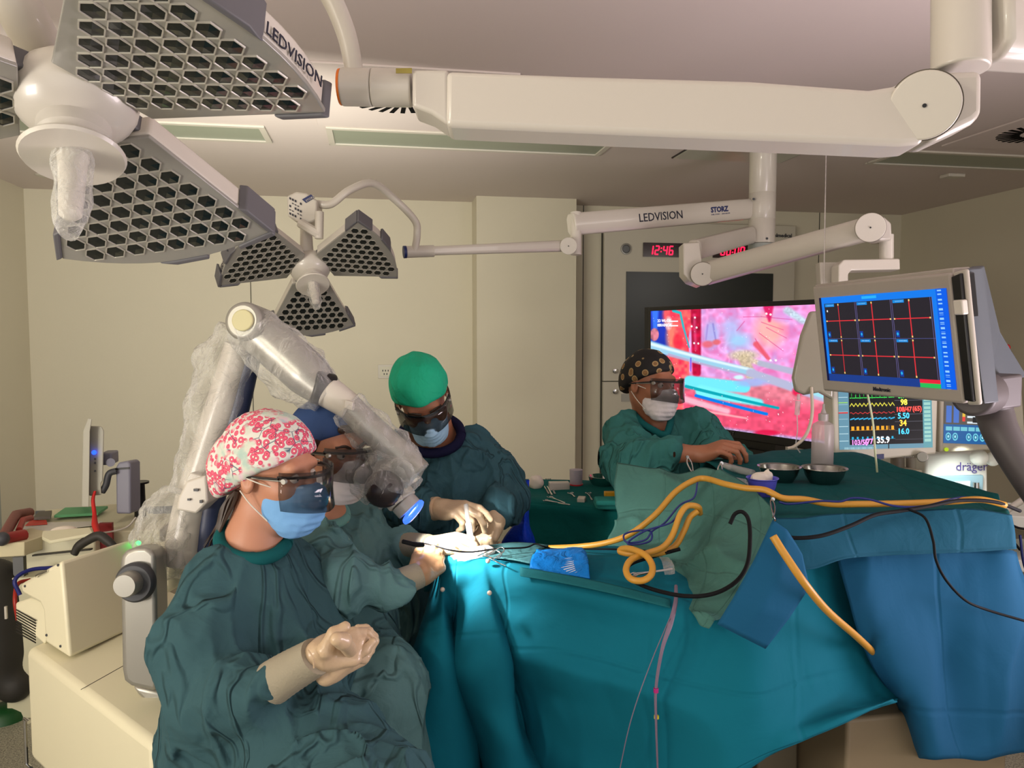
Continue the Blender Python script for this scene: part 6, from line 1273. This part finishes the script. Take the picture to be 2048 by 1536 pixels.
base=ramp(n2.outputs[0],((0,(120,170,168)),(.40,(176,196,184)),(.5,(204,208,192)),(.62,(214,190,196)),(.75,(150,190,190))))
fl=ramp(v1.outputs['Distance'],((0,(255,235,200)),(.14,(250,220,215)),(.22,(170,20,60)),(.34,(235,110,130)),(.5,(200,40,90)),(.62,(214,214,204))))
mk=ramp(n1.outputs[0],((.40,(0,0,0)),(.46,(255,255,255)))); m1=mixc(mk.outputs[0],base.outputs[0],fl.outputs[0])
v2=voro(28,'DISTANCE_TO_EDGE'); ml=ramp(v2.outputs['Distance'],((0,(255,255,255)),(.035,(0,0,0)))); cb2=N_('ShaderNodeRGB'); cb2.outputs[0].default_value=lin((30,74,100))
n3=N_('ShaderNodeTexNoise'); n3.inputs['Scale'].default_value=14; L(tc.outputs['Object'],n3.inputs['Vector']); mm=ramp(n3.outputs[0],((.47,(0,0,0)),(.52,(255,255,255))))
mu=N_('ShaderNodeMath'); mu.operation='MULTIPLY'; L(ml.outputs[0],mu.inputs[0]); L(mm.outputs[0],mu.inputs[1]); m2=mixc(mu.outputs[0],m1.outputs[2],cb2.outputs[0]); L(m2.outputs[2],bs.inputs['Base Color'])
cap_obj(w1,hc,R,fm,1.03,tilt=.62,back=(0,-.085,-.005),backr=(.082,.075,.085),ext=.017,cut=.045,h=.0045,fw=.003)
mask_obj(w1,hc,R,maskb,1.08); visor_obj(w1,hc,R,1.03,z0=-.052,z1=.032); eyes(w1,hc,R,1.03)
wv=lambda *q: hc+R@(A(*q)*1.03)
hb=B()
for k in range(16):
    t_=k/15; a_=wv(.066-.03*t_,-.045-.04*t_,-.03-.03*t_); hb.tube([a_,a_+A(0,0,-.03)+R[:,1]*(-.01-.01*(k%3)),N+A(0,0,.03)+R[:,0]*(.055-.02*t_)+R[:,1]*(-.05-.03*t_),N+A(0,0,-.005-.02*(k%4)*.5)+R[:,0]*.05+R[:,1]*(-.06-.05*t_)],[.006,.004,.0022,.0006],6,6)
hb.obj('hair',hairm,w1)
# ---------- surgeon in blue cap
w2=thing('person','person seated second from left in navy cap, pink-white mask and gown coloured paler as if lit, operating','person',A(P(690,1400,2.15)[0],P(690,1400,2.15)[1],0))
hc=P(660,903,2.12); R=headR(CR*.80-CF*.60-A(0,0,.12),roll=-.03); N=P(640,1030,2.2)
body=S(); head_prims(body,hc,R,1.04,N,.058)
body.chain([N,P(690,1130,2.25),P(690,1300,2.2),P(690,1420,2.15)],[.06,.10,.10,.10],k=.04)
a1=(P(640,1100,2.04),P(690,1165,1.94),P(800,1163,2.0)); a2=(P(715,1050,2.3),P(752,1110,2.32),P(815,1092,2.24))
for q in(a1,a2): body.chain([P(680,1090,2.2)]+list(q),[.045,.038,.030,.022],k=.03)
body.chain([P(690,1400,2.15),P(760,1395,1.96),P(750,1700,1.95)],[.09,.06,.045],k=.04)
body.obj('body',.005,skinB,w2)
g=S()
g.chain([P(655,1085,2.2),P(680,1120,2.24),P(690,1250,2.22),P(690,1380,2.16)],[.07,.12,.135,.15],k=.05,fold=(.012,8,2))
g.chain([P(610,1075,2.1),a1[0]],[.055,.062],k=.04,fold=(.01,9,5))
g.chain([a1[0],a1[1],P(790,1170,1.99)],[.064,.066,.050],k=.03,fold=(.012,8,13))
g.chain([a2[0],a2[1],P(805,1092,2.25)],[.068,.062,.05],k=.03,fold=(.012,8,13))
g.chain([P(690,1385,2.12),P(735,1375,2.0),P(765,1390,1.94)],[.14,.115,.10],k=.05,fold=(.014,8,5)); g.chain([P(700,1370,2.2),P(755,1330,2.12)],[.12,.09],k=.06,fold=(.014,8,5))
g.chain([P(762,1395,1.95),P(752,1520,1.93),P(745,1800,1.95)],[.10,.105,.11],k=.06,fold=(.012,8,3)); g.chain([P(690,1400,2.16),P(690,1750,2.2)],[.16,.19],k=.06)
drapey(g); g.el(P(642,1015,2.2),(.075,.075,.05),k=.012,op='s')
g.obj('gown',.006,gownlit,w2)
ring(w2,P(642,1022,2.19),A(0,0,1)+CR*.3-CF*.3,.072,.068,.014,cloth('collar_pale_teal',(110,160,156)),'collar')
cuff_obj(w2,P(788,1172,1.99),P(838,1150,2.03),.038,.034)
glove_obj(w2,lambda s:hand_prims(s,P(838,1150,2.03),P(880,1112,2.10)-P(838,1150,2.03),-CF*.9+CR*.3+CU*.3,((.6,1.0,.5),(.7,1.1,.6),(.8,1.2,.6),(.9,1.2,.6)),side=-1,sc=1.0,thumb=(.1,.3,.5),fat=1.08),gloveb)
cuff_obj(w2,P(800,1090,2.26),P(858,1092,2.2),.038,.034)
glove_obj(w2,lambda s:hand_prims(s,P(858,1092,2.2),P(915,1085,2.18)-P(858,1092,2.2),-CF*.5+CU*.8,((.5,.9,.4),(.6,.9,.5),(.8,1.0,.5),(.9,1.1,.5)),side=-1,sc=1.0,thumb=(.2,.4,.4),fat=1.05),glove)
cap_obj(w2,hc,R,cloth('cap_navy',(50,70,110),wr=.15,ws=18,var=.05),1.04,tilt=.52,cut=.055,ext=.012,h=.005,fw=.0015,back=(0,-.05,.03),backr=(.082,.07,.07))
mask_obj(w2,hc,R,maskw,1.04); visor_obj(w2,hc,R,1.04); eyes(w2,hc,R,1.04); eyebrows(w2,hc,R,1.04)
wv=lambda *q: hc+R@(A(*q)*1.04); s_=S().rc(wv(.066,.03,.05),wv(.073,.005,-.015),.012,.006).rc(wv(-.066,.03,.05),wv(-.073,.005,-.015),.012,.006).rc(wv(.03,.08,.075),wv(-.03,.08,.075),.012); s_.obj('hair',.004,hairm,w2)
# ---------- standing surgeon in green cap
w3=thing('person','person standing in green bouffant cap and teal gown, looking down and holding a white tool','person',A(P(890,1616,2.6)[0],P(890,1616,2.6)[1],0))
hc=P(845,797,2.50); R=headR(-CF*.72+CR*.22-A(0,0,.62),roll=0); R=R@np.array([[math.cos(.3),0,math.sin(.3)],[0,1,0],[-math.sin(.3),0,math.cos(.3)]]); N=P(868,872,2.64)
body=S(); head_prims(body,hc,R,1.05,N,.06)
body.chain([N,P(880,960,2.66),P(890,1090,2.64),P(890,1180,2.62)],[.08,.12,.12,.12],k=.05)
b1=(P(800,915,2.66),P(775,1010,2.52),P(850,1015,2.40)); b2=(P(938,905,2.66),P(1005,1000,2.56),P(992,1020,2.42))
for q in(b1,b2): body.chain([P(880,910,2.66)]+list(q),[.06,.045,.036,.022],k=.03)
for x in(850,930): body.chain([P(890,1180,2.62),P(x,1350,2.6),P(x,1596,2.6)],[.11,.075,.05],k=.04)
body.obj('body',.006,skinC,w3)
g=S()
g.chain([P(872,935,2.64),P(882,960,2.64),P(895,1050,2.62),P(895,1180,2.62)],[.08,.135,.145,.155],k=.05,fold=(.012,7,2))
g.rc(b1[0],b2[0],.066,.066,k=.05,fold=(.006,8,4)); g.el(P(915,950,2.58),(.09,.07,.11),k=.06)
g.chain([b1[0],b1[1],P(835,1020,2.42)],[.08,.085,.06],k=.05,fold=(.014,8,8))
g.chain([b2[0],P(980,945,2.62),P(1012,1000,2.56)],[.07,.072,.066],k=.05,fold=(.014,8,7)); g.chain([P(1012,1000,2.56),P(997,1014,2.45)],[.066,.056],k=.04,fold=(.014,8,12))
g.chain([P(895,1180,2.62),P(890,1400,2.62),P(890,1560,2.62)],[.165,.2,.23],k=.05,fold=(.014,8,1))
drapey(g); g.el(P(866,862,2.58),(.095,.10,.06),k=.012,op='s')
g.obj('gown',.0065,gownb,w3)
ring(w3,P(864,868,2.565),A(0,0,1)-CF*.9+CR*.05,.098,.085,.0165,cloth('collar_navy',(24,24,52)),'collar')
cuff_obj(w3,P(832,1022,2.43),P(876,1016,2.38),.04,.036,glove,'glove_cuff'); cuff_obj(w3,P(1006,1004,2.50),P(989,1032,2.41),.042,.038,glove,'glove_cuff')
glove_obj(w3,lambda s:hand_prims(s,P(878,1015,2.38),P(935,1020,2.32)-P(878,1015,2.38),-CF*.45+CU*.9,((.2,.6,.3),(.5,.8,.4),(.8,1.0,.5),(.9,1.1,.6)),side=-1,sc=1.05,thumb=(-.1,.35,.6),fat=1.08),glove)
glove_obj(w3,lambda s:hand_prims(s,P(990,1030,2.40),P(970,1078,2.36)-P(990,1030,2.40),-CF*.8-CR*.3+CU*.4,((.5,.9,.5),(.8,1.1,.6),(.9,1.2,.6),(1.,1.2,.6)),side=1,sc=1.05,thumb=(.5,.5,.3),fat=1.08),glove)
cap_obj(w3,hc,R,cloth('cap_green',(30,160,122),wr=.6,ws=16,var=.12,rough=.6),1.05,tilt=.28,cut=.045,ext=.014,fw=.004)
mask_obj(w3,hc,R,maskp,1.05); visor_obj(w3,hc,R,1.05,z0=-.022,z1=.048,y0=.008); eyebrows(w3,hc,R,1.05)
t=thing('suction_tool','white handheld instrument with slim tip pointing into the lit field','instrument',P(935,1060,2.26))
B().prism([P(*q,2.24) for q in((930,1047),(943,1045),(948,1078),(936,1081))],CF*.014).obj('handle',white,t,bevel=.003); B().cyl(P(932,1010,2.3),P(937,1050,2.25),.007).obj('rear_tube',clr,t)
B().cyl(P(941,1078,2.245),P(946,1108,2.18),.0035,.0015).obj('tip',white,t)
B().cyl(P(905,1068,2.2),P(932,1112,2.16),.002,.0012).obj('micro_forceps',steel,label='slim steel forceps in the brightly lit hand',cat='forceps')
hose([(806,1083,2.0),(818,1086,1.99),(834,1090,2.0),(846,1090,2.02)],.0058,bk,'coagulation_pen','black bipolar pen lying over the striped cuff','instrument')
# ---------- scrub nurse at right
w4=thing('person','person at right in black patterned cap and white mask, leaning on the raised table','person',A(P(1315,1330,3.1)[0],P(1315,1330,3.1)[1],0))
hc=P(1300,772,3.08); R=headR(-CF*.78+CR*.60-A(0,0,.06),roll=0.03); N=P(1305,840,3.16)
body=S(); head_prims(body,hc,R,1.04,N,.056)
body.chain([N,P(1315,920,3.16),P(1315,1050,3.14),P(1315,1100,3.1)],[.075,.12,.12,.12],k=.05)
b1=(P(1255,870,3.1),P(1270,935,2.86),P(1345,905,2.78)); b2=(P(1395,865,3.16),P(1445,925,3.02),P(1470,930,2.86))
body.chain([P(1310,880,3.14)]+list(b1)+[P(1396,908,2.76)],[.055,.042,.036,.034,.030],k=.03); body.chain([P(1310,880,3.14)]+list(b2),[.07,.055,.045,.03],k=.03)
hand_prims(body,P(1398,908,2.76),P(1440,895,2.72)-P(1398,908,2.76),CU*.8-CF*.4,((.5,.8,.5),(.6,.8,.5),(.7,.9,.5),(.8,1.0,.5)),side=-1,sc=1.1,thumb=(.1,.5,.8))
for x in(1290,1345): body.chain([P(1315,1090,3.1),P(x,1250,3.1),P(x,1440,3.1)],[.11,.075,.05],k=.04)
body.obj('body',.0045,skinC,w4)
g=S()
g.chain([P(1308,895,3.15),P(1315,920,3.14),P(1315,1000,3.12),P(1315,1120,3.12)],[.085,.14,.15,.16],k=.07,fold=(.012,8,2))
g.rc(b1[0],b2[0],.072,.072,k=.05,fold=(.006,8,4))
g.chain([b1[0],P(1252,915,2.96),b1[1],P(1338,903,2.79)],[.08,.09,.085,.052],k=.05,fold=(.014,8,8))
g.chain([b2[0],b2[1],P(1485,935,2.9)],[.078,.075,.055],k=.05,fold=(.014,8,8))
g.chain([P(1315,1120,3.12),P(1315,1400,3.12)],[.16,.21],k=.05,fold=(.014,8,1))
drapey(g); g.el(P(1306,838,3.1),(.08,.09,.06),k=.012,op='s')
g.obj('gown',.0065,cloth('gown_dark_green',(54,110,106),rg=.8,wr=.5,ws=11,var=.08),w4)
vp=[P(1268,828,3.10),P(1284,846,3.03),P(1306,860,3.0),P(1330,870,2.98),P(1340,850,3.02),P(1343,826,3.09)]
B().tube(vp,.014,10,6).obj('collar',cloth('collar_teal',(20,84,86)),w4)
km=bpy.data.materials.new('black_cotton_print'); km.use_nodes=True; nt=km.node_tree; N_=nt.nodes.new; L=nt.links.new; bs=nt.nodes['Principled BSDF']; bs.inputs['Roughness'].default_value=.8; tc=N_('ShaderNodeTexCoord')
v1=voro(26); r1=ramp(v1.outputs['Distance'],((0,(150,112,64)),(.20,(120,86,50)),(.30,(176,150,100)),(.36,(14,12,12)),(.9,(14,12,12)))); L(r1.outputs[0],bs.inputs['Base Color'])
cap_obj(w4,hc,R,km,1.04,tilt=.5,cut=.05,ext=.013,fw=.0025,back=(0,-.06,.0),backr=(.078,.065,.08))
mask_obj(w4,hc,R,maskw,1.04); visor_obj(w4,hc,R,1.04); eyes(w4,hc,R,1.04)
